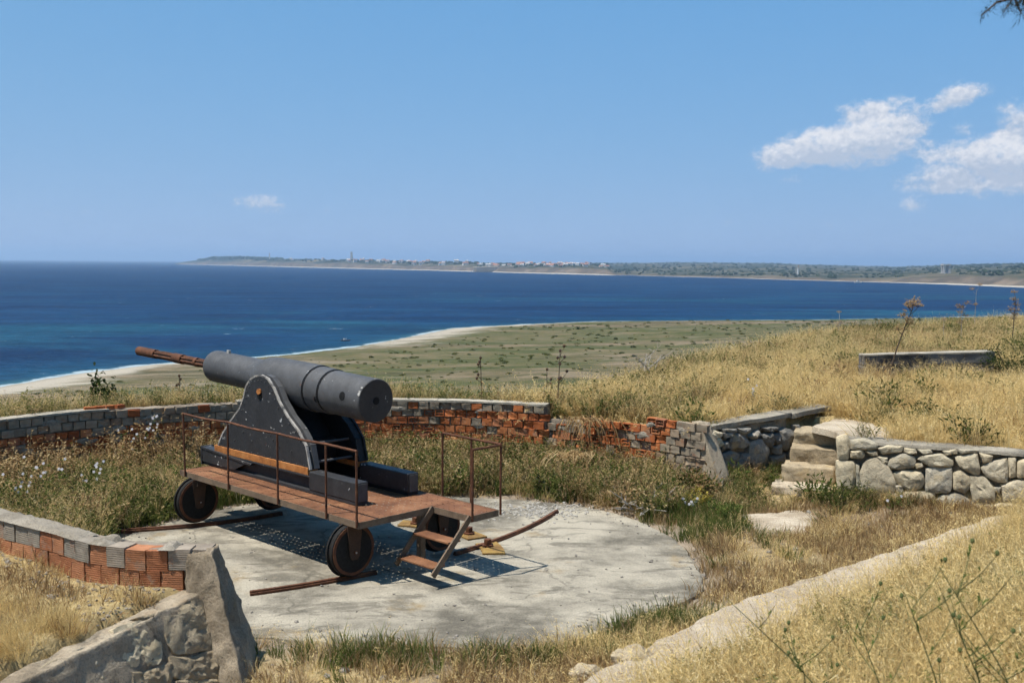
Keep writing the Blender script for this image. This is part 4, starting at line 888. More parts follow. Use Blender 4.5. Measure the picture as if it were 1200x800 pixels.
# ------------------------------------------------------------------ stones traced on the photograph
def stone(name, poly, org, eu, ev, en, mat, parent, depth=.10, rings=3, n=24, bulge=.034, rough=.012, seed=0, sub=0):
    P = np.array(poly); c = P.mean(0)
    closed = np.concatenate([P, P[:1]]); L = np.concatenate([[0], np.cumsum(np.linalg.norm(np.diff(closed, axis=0), axis=1))]); s = np.linspace(0, L[-1], n, endpoint=False)
    Q = np.stack([np.interp(s, L, closed[:, k]) for k in range(2)], 1); Q = .1 * np.roll(Q, 1, 0) + .8 * Q + .1 * np.roll(Q, -1, 0); Q = c + (Q - c) * 1.075
    size = math.sqrt(abs(np.prod(P.max(0) - P.min(0)))); bm = bmesh.new(); RR = []
    spec = [(1.0, -depth), (1.0, 0.0)] + [(1 - .82 * (k / rings), bulge * (1 - (1 - k / rings) ** 4.0)) for k in range(1, rings + 1)]
    for f, hh in spec:
        ring = []
        for q_ in Q:
            u, v = c + (q_ - c) * f; w = hh * min(1, size / .25)
            if hh > -depth: nz = mn.noise_vector((u * 9 + seed, v * 9, seed * 1.7)); nz2 = mn.noise((u * 26, v * 26, seed)); u += nz.x * rough; v += nz.y * rough; w += nz.z * rough * 1.5 + nz2 * rough
            p = org + eu * u + ev * v + en * w; ring.append(bm.verts.new(p))
        RR.append(ring)
    for a_, b_ in zip(RR[:-1], RR[1:]):
        for i in range(n): bm.faces.new((a_[i], a_[(i + 1) % n], b_[(i + 1) % n], b_[i]))
    cp = np.mean([np.array(v.co) for v in RR[-1]], 0); cv = bm.verts.new(cp + en * .003)
    for i in range(n): bm.faces.new((RR[-1][i], RR[-1][(i + 1) % n], cv))
    bmesh.ops.recalc_face_normals(bm, faces=bm.faces)
    me = bpy.data.meshes.new(name); bm.to_mesh(me); bm.free(); me.materials.append(mat); me.polygons.foreach_set('use_smooth', [True] * len(me.polygons))
    try: me.set_sharp_from_angle(angle=R(28))
    except Exception: pass
    o = link(name, me, parent); child_world(o, parent); return o
def traced(polys, ox, oy, sc, A, Bp, parent, mat, nz=(0, 0, 0), name='stone', **k):
    A = np.array(A, float); Bp = np.array(Bp, float); eu = (Bp - A) / np.linalg.norm(Bp - A); ev = np.array([nz[0], nz[1], 1.0]); ev /= np.linalg.norm(ev); en = np.cross(eu, ev)
    for i, pl in enumerate(polys):
        W = [onplane(ox + x / sc, oy + y / sc, A, en) - A for x, y in pl]; uv = [(w @ eu, w @ ev) for w in W]
        stone(name, uv, A, eu, ev, en, mat if not callable(mat) else mat(i), parent, seed=i * 1.37, **k)
rw = empty('stone_wall', (6.69, 15.02, 0)); tag(rw, 'sunlit rubble stone wall of large fitted blocks right of the steps', 'wall')
RS = [[(90, 140), (170, 130), (255, 160), (250, 190), (200, 200), (95, 190)], [(90, 205), (160, 200), (178, 235), (160, 250), (90, 245)], [(180, 208), (255, 205), (258, 230), (220, 238)], [(262, 185), (330, 168), (415, 175), (410, 210), (290, 225)],
      [(425, 185), (490, 190), (500, 215), (470, 225), (425, 210)], [(140, 460), (150, 350), (180, 270), (250, 250), (320, 300), (365, 390), (365, 450), (330, 472)], [(325, 290), (350, 240), (430, 220), (490, 250), (490, 300), (400, 318), (330, 312)],
      [(510, 255), (560, 230), (650, 222), (730, 265), (720, 305), (590, 300)], [(360, 345), (430, 325), (530, 340), (550, 390), (530, 440), (450, 450), (380, 400)], [(565, 315), (720, 315), (718, 455), (690, 465), (558, 458)],
      [(730, 345), (780, 332), (835, 370), (840, 430), (800, 470), (735, 440)], [(745, 245), (880, 222), (898, 350), (860, 355), (770, 300)], [(825, 365), (930, 370), (990, 440), (985, 520), (860, 525)], [(905, 315), (960, 275), (1070, 255), (1065, 400), (1010, 400), (940, 365)],
      [(1075, 250), (1125, 250), (1122, 360), (1080, 370)], [(1135, 270), (1200, 255), (1260, 260), (1260, 360), (1135, 370)], [(1035, 420), (1120, 390), (1240, 400), (1240, 520), (1050, 520)], [(140, 480), (370, 470), (405, 520), (400, 575), (350, 580), (150, 560)],
      [(415, 470), (440, 460), (610, 465), (610, 590), (480, 600), (410, 590)], [(620, 520), (660, 485), (770, 470), (860, 540), (860, 600), (810, 640), (640, 610)], [(930, 540), (1100, 530), (1180, 540), (1180, 620), (1000, 640)], [(370, 420), (415, 420), (420, 470), (380, 480)],
      [(490, 285), (535, 280), (545, 305), (500, 315)], [(505, 195), (590, 195), (600, 215), (540, 222)], [(665, 205), (750, 195), (755, 225), (680, 228)], [(895, 215), (975, 235), (970, 270), (920, 280)], [(0, 270), (115, 275), (115, 450), (0, 460)],
      [(0, 120), (60, 105), (85, 150), (75, 255), (10, 250)], [(765, 192), (890, 200), (885, 215), (770, 220)], [(255, 240), (320, 245), (320, 280), (290, 285)], [(985, 430), (1030, 430), (1020, 470), (990, 460)], [(870, 530), (920, 530), (915, 600), (875, 590)], [(120, 290), (145, 300), (140, 440), (122, 430)]]
traced(RS, 980, 490, 5.333, (5.15, 15.75, 0), (7.46, 14.67, 0), rw, MT['stone'])
child_world(wall_core('wall_core', [tuple(p) for p in offs(resample(WALL_R, .3), .10)], .36, -.15, 1.06, MT['rubble'], rw, rough=.03), rw)
rough_hexa('coping', [(5.10, 15.78, 1.055), (7.47, 14.68, 1.055), (7.66, 15.06, 1.055), (5.32, 16.2, 1.055), (5.11, 15.80, 1.105), (7.47, 14.70, 1.095), (7.66, 15.06, 1.10), (5.32, 16.2, 1.11)], MT['coping'], rw, 10, .014, 5, 6)
rough_hexa('coping', [(7.48, 14.68, 1.055), (9.0, 14.08, 1.055), (9.16, 14.46, 1.055), (7.66, 15.06, 1.055), (7.48, 14.70, 1.10), (9.0, 14.1, 1.10), (9.16, 14.46, 1.10), (7.66, 15.06, 1.10)], MT['coping'], rw, 8, .014, 5, 7)
lw = empty('stone_wall', (4.1, 17.3, 0)); tag(lw, 'dark shaded dry stone wall between plastered wall end and steps', 'wall')
LS = [[(150, 200), (200, 185), (250, 200), (240, 225), (160, 230)], [(155, 240), (240, 230), (260, 265), (220, 295), (160, 290)], [(165, 305), (215, 300), (245, 320), (205, 335)], [(165, 340), (200, 340), (200, 365), (170, 365)], [(250, 200), (310, 195), (310, 225), (260, 230)],
      [(320, 205), (345, 200), (400, 230), (415, 270), (380, 300), (300, 300), (295, 250)], [(250, 265), (285, 250), (290, 290), (255, 300)], [(345, 170), (430, 170), (430, 195), (370, 205)], [(420, 220), (480, 180), (495, 210), (440, 240)], [(500, 210), (560, 190), (570, 240), (555, 290), (500, 265)],
      [(610, 190), (650, 170), (690, 190), (690, 280), (640, 305), (615, 270)], [(420, 260), (490, 240), (540, 300), (530, 370), (450, 420), (420, 360)], [(230, 340), (300, 310), (350, 330), (320, 410), (240, 430)], [(330, 400), (370, 330), (420, 330), (415, 410), (350, 440)], [(290, 460), (370, 445), (370, 500), (310, 500)],
      [(385, 450), (470, 450), (480, 530), (440, 560), (385, 550)], [(480, 440), (540, 410), (545, 460), (490, 500)], [(570, 290), (620, 270), (620, 330), (580, 330)], [(300, 520), (360, 510), (370, 570), (310, 570)], [(695, 150), (730, 150), (730, 200), (700, 205)], [(560, 350), (640, 320), (640, 400), (570, 400)],
      [(400, 580), (480, 560), (490, 600), (400, 610)], [(185, 370), (225, 380), (220, 420), (190, 415)], [(505, 165), (600, 160), (600, 185), (520, 190)], [(560, 210), (605, 200), (610, 265), (575, 270)], [(240, 440), (290, 430), (280, 500), (245, 490)], [(660, 320), (700, 300), (700, 380), (660, 390)], [(255, 175), (340, 172), (340, 192), (260, 195)]]
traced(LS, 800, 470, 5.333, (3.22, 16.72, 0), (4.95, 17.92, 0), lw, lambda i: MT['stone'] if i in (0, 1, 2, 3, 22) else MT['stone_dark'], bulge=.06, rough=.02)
child_world(wall_core('wall_core', [tuple(p) for p in offs(resample(WALL_L, .3), .10)], .32, -.15, lambda x: 1.03 + .06 * (x - 3.2) / 1.7, MT['rubble'], lw, rough=.04), lw)
rough_hexa('coping', [(3.2, 16.76, 1.04), (4.97, 17.98, 1.12), (4.75, 18.32, 1.12), (2.98, 17.08, 1.04), (3.2, 16.76, 1.12), (4.97, 17.98, 1.19), (4.75, 18.32, 1.19), (2.98, 17.08, 1.12)], MT['coping'], lw, 8, .015, 5, 2)
rough_hexa('coping', [(4.98, 17.97, 1.10), (5.9, 18.75, 1.14), (5.66, 19.05, 1.14), (4.77, 18.32, 1.10), (4.98, 17.97, 1.18), (5.9, 18.75, 1.22), (5.66, 19.05, 1.22), (4.77, 18.32, 1.18)], MT['coping'], lw, 8, .02, 5, 4)
def patches(P, parent, n, z0, z1, s0, s1, seed):
    at_, L_ = along(resample(P, .05)); r_ = random.Random(seed)
    for k in range(n):
        s = r_.uniform(s0, s1); p, an = at_(s); z = r_.uniform(z0, z1); w = r_.uniform(.07, .22); h = r_.uniform(.04, .085)
        blob = [(w * math.cos(a) * r_.uniform(.55, 1.1), h * math.sin(a) * r_.uniform(.5, 1.15)) for a in np.linspace(0, 2 * math.pi, 11)[:-1]]
        eu = np.array([math.cos(an), math.sin(an), 0]); en = np.array([math.sin(an), -math.cos(an), 0])
        stone('mortar_smear', blob, np.array([p[0], p[1], z]) + en * .024, eu, np.array([0, 0, 1.]), en, MT['mortar'], parent, depth=.05, rings=2, n=20, bulge=.012, rough=.008, seed=k * 2.1 + seed)
patches(WALL_A, pw, 16, .55, 1.17, 3.3, 13.2, 3); patches(WALL_B, bw, 5, .3, 1.08, .3, 2.9, 5)
# wing wall at bottom left
ww = empty('stone_wing_wall', (-3.2, 8.3, 0)); tag(ww, 'sloping stone faced wing wall with smeared mortar in the near left corner', 'wall')
T0 = np.array([-2.76, 9.34, .75]); T1 = np.array([-3.64, 7.22, .75])
WS = [[(470, 330), (560, 295), (630, 310), (660, 400), (640, 470), (520, 490), (480, 480)], [(680, 270), (760, 210), (880, 185), (900, 250), (960, 310), (900, 390), (720, 420), (680, 350)], [(700, 440), (790, 440), (900, 390), (950, 440), (950, 520), (800, 530), (700, 520)],
      [(500, 510), (600, 500), (690, 460), (700, 540), (620, 580), (510, 580)], [(300, 430), (400, 390), (450, 420), (460, 480), (330, 510), (290, 480)], [(120, 520), (230, 460), (280, 470), (290, 520), (160, 575), (100, 570)], [(350, 530), (480, 500), (500, 590), (340, 620)],
      [(720, 540), (860, 530), (950, 540), (940, 640), (720, 640)], [(560, 275), (650, 250), (670, 300), (600, 300)], [(150, 590), (330, 530), (330, 640), (150, 660)], [(520, 600), (700, 560), (700, 680), (520, 690)]]
bat = (-.42, .14, 1.0)
dvec = (T1 - T0) / np.linalg.norm(T1 - T0)
traced(WS, 0, 640, 3.53, T1, T0, ww, lambda i: MT['stone'] if i in (0, 4, 6) else MT['stone_wing'], nz=bat, n=40, rings=9, bulge=.016, rough=.016, depth=.12)
outn = np.array([.92, -.39])
c8 = [(T0[0] + outn[0] * .335, T0[1] + outn[1] * .335, -.2), (T1[0] * 1.13 + outn[0] * .335 - .02, T1[1] * .77 + outn[1] * .335, -.2), (-4.6, 5.5, -.2), (-3.2, 9.5, -.2), (T0[0] - .02, T0[1] + .01, .76), (-4.14, 5.59, .72), (-4.3, 5.55, .72), (-2.98, 9.42, .76)]
rough_hexa('mortar_face', c8, MT['plaster'], ww, 44, .026, 6, 5)

# steps up between the walls
ss = empty('stone_steps', (5.0, 16.5, 0)); tag(ss, 'worn stone steps climbing between the two stone walls', 'steps')
sd = np.array([.36, .93]); sn = np.array([.93, -.36])
for k, (cx, cy, z, w, d_) in enumerate(((4.72, 16.40, .20, .95, .55), (4.92, 16.78, .45, .85, .55), (5.15, 17.16, .70, .85, .55), (5.35, 17.52, .92, .9, .6))):
    c = np.array([cx, cy]); f = c - sn * w / 2; g = c + sn * w / 2
    q4 = [f, g, g + sd * d_, f + sd * d_]
    rough_hexa('step', [(*p, -.1 if k == 0 else z - .30) for p in q4] + [(*p, z) for p in q4], MT['stone_wing'] if k else MT['path'], ss, 12, .034, 5, k * 3.3)
# grey wall in the dry grass
MT['stained'] = concrete('stained_grey_wall', light=(.20, .195, .19), dark=(.045, .040, .036), bump=.8)
gw = empty('low_grey_wall', (10, 24.8, 0)); tag(gw, 'long low weathered grey wall lying in the dry grass', 'wall')
gz = float(height(10., 24.8)) + .12; A_ = np.array([8.55, 24.75]); B_ = np.array([11.85, 25.05])
for zz0, zz1, mt_, in_ in ((gz - .6, gz + .22, 'stained', .0), (gz + .235, gz + .46, 'stained', -.015)):
    rough_hexa('wall_course', [(A_[0], A_[1] + in_, zz0), (B_[0], B_[1] + in_, zz0 + .05), (B_[0], B_[1] + .4, zz0 + .05), (A_[0], A_[1] + .4, zz0), (A_[0], A_[1] + in_, zz1), (B_[0], B_[1] + in_, zz1 + .08), (B_[0], B_[1] + .4, zz1 + .08), (A_[0], A_[1] + .4, zz1)], MT[mt_], gw, 14, .02, 4, zz0 * 3)
rough_hexa('coping', [(A_[0], A_[1] - .03, gz + .465), (B_[0], B_[1] - .03, gz + .545), (B_[0], B_[1] + .42, gz + .545), (A_[0], A_[1] + .42, gz + .465), (A_[0], A_[1] - .03, gz + .50), (B_[0], B_[1] - .03, gz + .585), (B_[0], B_[1] + .42, gz + .585), (A_[0], A_[1] + .42, gz + .50)], MT['coping'], gw, 10, .012, 4, 8)

# ------------------------------------------------------------------ far landmarks
def house(px, f, w, d_, h, rot, redroof=True, where='in the far village above the cliff'):
    p = land(px, f); r_ = empty('village_house', tuple(p + np.array([0, 0, -1.0])), rot)
    tag(r_, 'tiny white house with %s roof %s' % ('red' if redroof else 'grey', where), 'house', 'village houses on the far headland')
    MB().box(-w / 2, w / 2, -d_ / 2, d_ / 2, -6, h).build('wall', MT['white'], r_)
    b = MB(); b.prism([(-w / 2 - .4, -d_ / 2 - .4, h + .01), (-w / 2 - .4, d_ / 2 + .4, h + .01), (-w / 2 - .4, 0, h + w * .22)], (w + .8, 0, 0), (0, 0, 0)); b.build('roof', MT['roof'] if redroof else MT['tower'], r_)
hr = random.Random(21)
HX = [(604, 690, 60, .28, .62), (560, 606, 14, .27, .42), (440, 560, 22, .3, .8), (700, 712, 3, .3, .4), (330, 440, 10, .4, .8)]
for x0, x1, n, f0, f1 in HX:
    for k in range(n):
        px = hr.uniform(x0, x1); s = 1.0 + .25 * (px < 560)
        house(px, hr.uniform(f0, f1), hr.uniform(7, 15) * s, hr.uniform(7, 10) * s, hr.uniform(4.5, 9) * s, hr.uniform(-.5, .5), hr.random() < .65, {604: 'in the far village above the cliff', 560: 'just left of the far village by the fort', 440: 'scattered on the headland left of the village', 700: 'at the right end of the headland cliff', 330: 'near the square memorial tower on the headland'}[x0])
# sea fort walls below the village
p = land(585, .25); fo = rough_hexa('sea_fort', [(-75, 0, -20), (60, 0, -20), (60, 50, -20), (-75, 50, -20), (-75, 0, 1.5), (60, 0, 5), (60, 50, 5), (-75, 50, 1.5)], MT['mortar'], None, 10, 1.4, .05, 2)
fo.location = (p[0], p[1] - 12, p[2]); tag(fo, 'pale ruined sea fort on the cliff below the village', 'fort')
def lighthouse(name, px, f, h, r0, label):
    p = land(px, f); o = empty(name, tuple(p)); tag(o, label, 'lighthouse')
    lathe([(-5, r0), (0, r0), (h * .78, r0 * .62), (h * .78, r0 * .95), (h * .80, r0 * .95), (h * .80, 0)], (0, 0, 0), (0, 0, 1) if False else (0, .0001, 1), 16, MT['white'], 'tower', o)
    lathe([(h * .80, r0 * .5), (h * .91, r0 * .5), (h * .91, 0)], (0, 0, 0), (0, .0001, 1), 12, MT['tower'], 'lantern', o)
    lathe([(h * .91, r0 * .6), (h * .96, r0 * .4), (h, .05)], (0, 0, 0), (0, .0001, 1), 12, MT['roof'], 'dome', o); return o
lighthouse('lighthouse', 316, .55, 36, 4.2, 'white lighthouse near the left tip of the far headland')
lighthouse('lighthouse', 935, .30, 20, 2.4, 'white lighthouse on the wooded far shore at right')
p = land(412, .85); mo = empty('memorial_obelisk', tuple(p)); tag(mo, 'pale square memorial tower on the crest of the far headland', 'monument')
MB().box(-14, 14, -14, 14, -5, 7).build('plinth', MT['tower'], mo); MB().hexa([(-5.5, -5.5, 7), (5.5, -5.5, 7), (5.5, 5.5, 7), (-5.5, 5.5, 7), (-4.2, -4.2, 38), (4.2, -4.2, 38), (4.2, 4.2, 38), (-4.2, 4.2, 38)]).build('shaft', MT['tower'], mo)
p = land(1108, .30); ma = empty('memorial_tower', tuple(p)); ma.scale = (.78, .78, .78); tag(ma, 'massive four pillared stone memorial on the right far shore', 'monument')
for sx_ in (-1, 1):
    for sy_ in (-1, 1): MB().box(sx_ * 6 - 2.0, sx_ * 6 + 2.0, sy_ * 6 - 2.0, sy_ * 6 + 2.0, -4, 18).build('pillar', MT['tower'], ma)
MB().box(-9, 9, -9, 9, 18.01, 21.5).build('roof_slab', MT['tower'], ma); MB().box(-12, 12, -12, 12, -4, .5).build('plinth', MT['tower'], ma)
def boat(px, py, L, hd, label, mat):
    p = un(px, py, SEA); o = empty('boat', (p[0], p[1], SEA), hd); tag(o, label, 'boat')
    mb = MB(); n = 9; rows = []
    for i in range(n):
        t = i / (n - 1); x = (t - .5) * L; w = L * .17 * math.sin(math.pi * min(1, .22 + t * .78)) ** .7 + .02; zt = L * .10 + L * .05 * (2 * t - 1) ** 2
        rows.append([(x, -w, zt), (x * .94, -w * .55, -.1), (x * .94, w * .55, -.1), (x, w, zt)])
    for r_ in rows: mb.v += r_
    for i in range(n - 1):
        for j in range(3): mb.f.append([i * 4 + j, (i + 1) * 4 + j, (i + 1) * 4 + j + 1, i * 4 + j + 1])
        mb.f.append([i * 4 + 3, (i + 1) * 4 + 3, (i + 1) * 4, i * 4])
    mb.f.append([0, 1, 2, 3]); mb.f.append([(n - 1) * 4 + j for j in (3, 2, 1, 0)]); mb.build('hull', mat, o)
    MB().box(-L * .22, L * .08, -L * .09, L * .09, L * .13, L * .27).build('cabin', MT['white'], o)
boat(405, 399.5, 3.4, .5, 'small dark boat lying off the beach beyond the barrel', MT['boat'])
boat(1006, 331.5, 14, .3, 'tiny white boat close under the far right shore', MT['white'])
p = un(1187, 369, -19.8); hb_ = empty('beach_hut', (p[0], p[1], float(height(p[0], p[1]))), .2); tag(hb_, 'small white hut at the sea edge far right', 'hut')
MB().box(-2.2, 2.2, -1.5, 1.5, -.5, 2.4).build('wall', MT['white'], hb_); MB().box(-2.5, 2.5, -1.8, 1.8, 2.41, 2.6).build('roof', MT['tower'], hb_)

# ------------------------------------------------------------------ grass and weeds
class GB:
    def __init__(s): s.v = []; s.f = []; s.t = []
    def blade(s, p, h, w, lean, az_, bend, tint, rnd):
        d = np.array([math.cos(az_), math.sin(az_), 0]); sd_ = np.array([-d[1], d[0], 0]); a2 = rnd.uniform(0, 6.28); sd_ = np.array([math.cos(a2), math.sin(a2), 0])
        p = np.array(p, float); m_ = p + d * lean * .4 * h + np.array([0, 0, h * .55]); e = p + d * (lean + bend) * h + np.array([0, 0, h * (1 - .35 * bend)])
        b = len(s.v); s.v += [p - sd_ * w, p + sd_ * w, m_ - sd_ * w * .8, m_ + sd_ * w * .8, e]; s.f += [(b, b + 1, b + 3), (b, b + 3, b + 2), (b + 2, b + 3, b + 4)]; s.t += [tint] * 5; return m_, e
    def leaf(s, p, d, L, w, tint, up=None):
        d = np.array(d, float); d /= np.linalg.norm(d) + 1e-9; u = np.array([0, 0, 1.]) if up is None else up; sd_ = np.cross(d, u); nn = np.linalg.norm(sd_); sd_ = sd_ / nn if nn > 1e-6 else np.array([1., 0, 0])
        p = np.array(p, float); b = len(s.v); s.v += [p, p + d * L * .5 + sd_ * w + np.array([0, 0, w * .3]), p + d * L, p + d * L * .5 - sd_ * w + np.array([0, 0, w * .3])]; s.f += [(b, b + 1, b + 2), (b, b + 2, b + 3)]; s.t += [tint] * 4
    def mesh(s, name, mat): return npmesh(name, np.array(s.v), np.array(s.f), mat, False, {'tint': s.t})
def tuft(name, mat, seed, n=34, h=(.15, .4), spread=.11, w=.0035, lean=.35, bend=.3, head=0., hl=.05):
    r_ = random.Random(seed); g = GB()
    for k in range(n):
        rad = spread * math.sqrt(r_.random()); a_ = r_.uniform(0, 6.28); hh = r_.uniform(*h); az_ = a_ + r_.uniform(-.9, .9); t = r_.random()
        m_, e = g.blade((rad * math.cos(a_), rad * math.sin(a_), -.02), hh, w * r_.uniform(.7, 1.3), r_.uniform(0, lean), az_, r_.uniform(0, bend), t, r_)
        if r_.random() < head:
            for q_ in range(5):
                pp = m_ + (e - m_) * (.45 + .13 * q_); dd_ = (r_.uniform(-1, 1), r_.uniform(-1, 1), r_.uniform(-.6, .6)); g.leaf(pp, dd_, hl * r_.uniform(.5, 1), .0032, min(1, t + .25))
    return g.mesh(name, mat)
def weedling(name, mat, seed, n=9, h=(.25, .55), spread=.12, leafl=.05, leafw=.012, nleaf=9, stemw=.004, flowers=0):
    r_ = random.Random(seed); g = GB()
    for k in range(n):
        rad = spread * math.sqrt(r_.random()); a_ = r_.uniform(0, 6.28); hh = r_.uniform(*h); az_ = a_ + r_.uniform(-.6, .6); t = r_.random(); p = np.array([rad * math.cos(a_), rad * math.sin(a_), -.02])
        m_, e = g.blade(p, hh, stemw, r_.uniform(0, .45), az_, r_.uniform(0, .25), t * .8, r_)
        for q_ in range(nleaf):
            f = r_.uniform(.15, 1); pp = p + (m_ - p) * f * 2 if f < .5 else m_ + (e - m_) * (f * 2 - 1)
            an = r_.uniform(0, 6.28); g.leaf(pp, (math.cos(an), math.sin(an), r_.uniform(-.3, .9)), leafl * r_.uniform(.5, 1.2), leafw * r_.uniform(.6, 1.2), min(1, max(0, t + r_.uniform(-.25, .25))))
    return g.mesh(name, mat)
def bundle(name, meshes):
    c = bpy.data.collections.new(name)
    for i, me in enumerate(meshes):
        o = bpy.data.objects.new(name + '_clump', me); c.objects.link(o)
    return c
C_STRAW = bundle('straw', [tuft('straw', MT['straw'], i, 36, (.12, .36), .14, .0032, .85, .5, .35) for i in range(6)])
C_CLUMP = None
C_STRAWT = bundle('tall_straw', [tuft('tall_straw', MT['straw'], 20 + i, 30, (.26, .66), .16, .0030, .5, .45, .6, .06) for i in range(6)])
C_FINE = bundle('fine_straw', [tuft('fine_straw', MT['straw'], 220 + i, 64, (.10, .42), .16, .0019, .9, .6, .05, .02) for i in range(6)])
C_SHORT = bundle('short_dry', [tuft('short_dry', MT['straw_brown'], 40 + i, 34, (.05, .17), .14, .0035, .8, .3) for i in range(5)])
C_BROWN = bundle('brown_weed', [weedling('brown_weed', MT['straw_brown'], 60 + i, 12, (.2, .55), .15, .035, .008, 10, .0035) for i in range(6)])
C_GREEN = bundle('green_grass', [tuft('green_grass', MT['grass'], 80 + i, 34, (.1, .32), .12, .0045, .45, .35) for i in range(6)])
C_WEED = bundle('leafy_weed', [weedling('leafy_weed', MT['weed'], 100 + i, 11, (.16, .48), .15, .05, .013, 12) for i in range(6)])
C_GLEAF = bundle('green_weed', [weedling('green_weed', MT['grass'], 120 + i, 10, (.12, .4), .14, .055, .014, 12) for i in range(5)])
def scatter(name, pts, coll, sc, label, cat, tilt=.15, zsc=None, seed=1):
    r_ = np.random.default_rng(seed); n = len(pts)
    if n == 0: return
    me = bpy.data.meshes.new(name); me.vertices.add(n); me.vertices.foreach_set('co', np.asarray(pts, np.float32).ravel())
    rot = np.stack([r_.normal(0, tilt, n), r_.normal(0, tilt, n), r_.uniform(0, 6.28, n)], 1).astype(np.float32)
    sc = np.asarray(sc, np.float32) * np.ones(n, np.float32); zs = sc * (np.ones(n) if zsc is None else zsc)
    at_ = me.attributes.new('rot', 'FLOAT_VECTOR', 'POINT'); at_.data.foreach_set('vector', rot.ravel())
    at_ = me.attributes.new('scl', 'FLOAT_VECTOR', 'POINT'); at_.data.foreach_set('vector', np.stack([sc, sc, zs], 1).astype(np.float32).ravel())
    at_ = me.attributes.new('ix', 'INT', 'POINT'); at_.data.foreach_set('value', r_.integers(0, 64, n).astype(np.int32))
    o = link(name, me); tag(o, label, cat, None, 'stuff')
    ng = bpy.data.node_groups.new(name, 'GeometryNodeTree'); ng.interface.new_socket('Geometry', in_out='INPUT', socket_type='NodeSocketGeometry'); ng.interface.new_socket('Geometry', in_out='OUTPUT', socket_type='NodeSocketGeometry')
    gi = ng.nodes.new('NodeGroupInput'); go = ng.nodes.new('NodeGroupOutput'); ip = ng.nodes.new('GeometryNodeInstanceOnPoints'); ci = ng.nodes.new('GeometryNodeCollectionInfo')
    ci.inputs[0].default_value = coll; ci.inputs['Separate Children'].default_value = True; ci.inputs['Reset Children'].default_value = True
    def na_(nm, ty): k = ng.nodes.new('GeometryNodeInputNamedAttribute'); k.data_type = ty; k.inputs[0].default_value = nm; return k.outputs[0]
    L_ = ng.links.new; L_(gi.outputs[0], ip.inputs['Points']); L_(ci.outputs[0], ip.inputs['Instance']); ip.inputs['Pick Instance'].default_value = True
    L_(na_('ix', 'INT'), ip.inputs['Instance Index']); L_(na_('rot', 'FLOAT_VECTOR'), ip.inputs['Rotation']); L_(na_('scl', 'FLOAT_VECTOR'), ip.inputs['Scale']); L_(ip.outputs[0], go.inputs[0])
    md = o.modifiers.new('scatter', 'NODES'); md.node_group = ng; return o
# candidate points in the part of the hilltop the photograph shows, with a margin
def cand(n, x0, x1, y0, y1, seed):
    r_ = np.random.default_rng(seed); x = r_.uniform(x0, x1, n); y = r_.uniform(y0, y1, n); k = (np.abs(x) < (y + 1.6) * .58); return x[k], y[k], r_
class Fld: pass
def fields(x, y):
    f = Fld(); f.pit = sdpoly(x, y, PIT); f.pad = sdpoly(x, y, PAD); f.path = sdpoly(x, y, PATHP); f.hill = sdpoly(x, y, HILL); f.lnd = sdpoly(x, y, LANDING)
    f.d = (x - 1.43) * pn[0] + (y - 8.2) * pn[1]; f.n = fbm(x, y, .45); f.n2 = fbm(x + 50, y, 1.3)
    f.wall = np.minimum.reduce([sdline(x, y, offs(WALL_A, .12)), sdline(x, y, offs(WALL_B, .12)), sdline(x, y, offs(WALL_L, .2)), sdline(x, y, offs(WALL_R, .2)), sdline(x, y, offs(NEAR_WALL, -.12)), sdline(x, y, WING) + .09])
    f.steps = sdpoly(x, y, [(4.1, 16.3), (5.1, 15.9), (5.9, 17.7), (5.2, 18.3)]); f.gw = sdpoly(x, y, [(8.5, 24.7), (11.9, 25.0), (11.9, 25.5), (8.5, 25.2)]); f.slab = sdpoly(x, y, [(3.5, 15.1), (4.6, 15.4), (4.15, 14.1), (3.4, 14.1)])
    return f
def put(x, y, k, dz=0.): x = x[k]; y = y[k]; return np.stack([x, y, height(x, y) + dz], 1)
# 1 plateau at right
x, y, r_ = cand(90000, 0, 30, 15, 48, 1); f = fields(x, y); u = r_.random(len(x)); free = (f.pit > .22) & (f.wall > .22) & ((f.lnd > .05) | (u < .06)) & (f.gw > .1) & ((f.gw > 1.1) | (y > 25) | (u < .4)) & (f.hill < 1.0)
band = sstep(29, 22, y + 5 * (f.n - .5) - .15 * (x - 6)) * sstep(18.5, 19.5, y + x * .55)
dens = np.clip(1.0 - (y - 17) / 45, .3, 1)
k1 = free & (u < dens * (.22 + .78 * band) * (.12 + 1.1 * sstep(.30, .58, fbm(x + 3, y + 40, .8))))
patch = .55 + .95 * sstep(.36, .64, fbm(x, y, .7))
scatter('dry_grass', put(x, y, k1), C_STRAW, r_.uniform(.75, 1.2, k1.sum()) * patch[k1], 'sea of short dry yellow grass on the hilltop', 'grass', .34, seed=2)
u = r_.random(len(x)); k2 = free & (u < dens * (.06 + .50 * (1 - band)) * sstep(.34, .62, f.n) * .8)
scatter('tall_dry_grass', put(x, y, k2), C_STRAWT, r_.uniform(.7, 1.25, k2.sum()), 'tall dry wild oats along the hill edge', 'grass', .2, seed=3)
u = r_.random(len(x)); k3 = free & (u < dens * (.05 + .60 * (1 - band)) * sstep(.42, .58, f.n2))
scatter('brown_weeds', put(x, y, k3), C_BROWN, r_.uniform(.7, 1.3, k3.sum()), 'brown dead weeds mixed in the hilltop grass', 'weeds', .2, seed=4)
kq = free & (r_.random(len(x)) < .028 * (.18 + .82 * (1 - band))); PLQ = (put(x, y, kq), r_.uniform(.2, .5, kq.sum()))
u = r_.random(len(x)); k4 = free & (u < dens * (.04 + .62 * (1 - band)) * sstep(.54, .40, f.n2))
scatter('olive_weeds', put(x, y, k4), C_WEED, r_.uniform(.7, 1.35, k4.sum()), 'low olive green weeds among the hilltop grass', 'weeds', .2, seed=5)
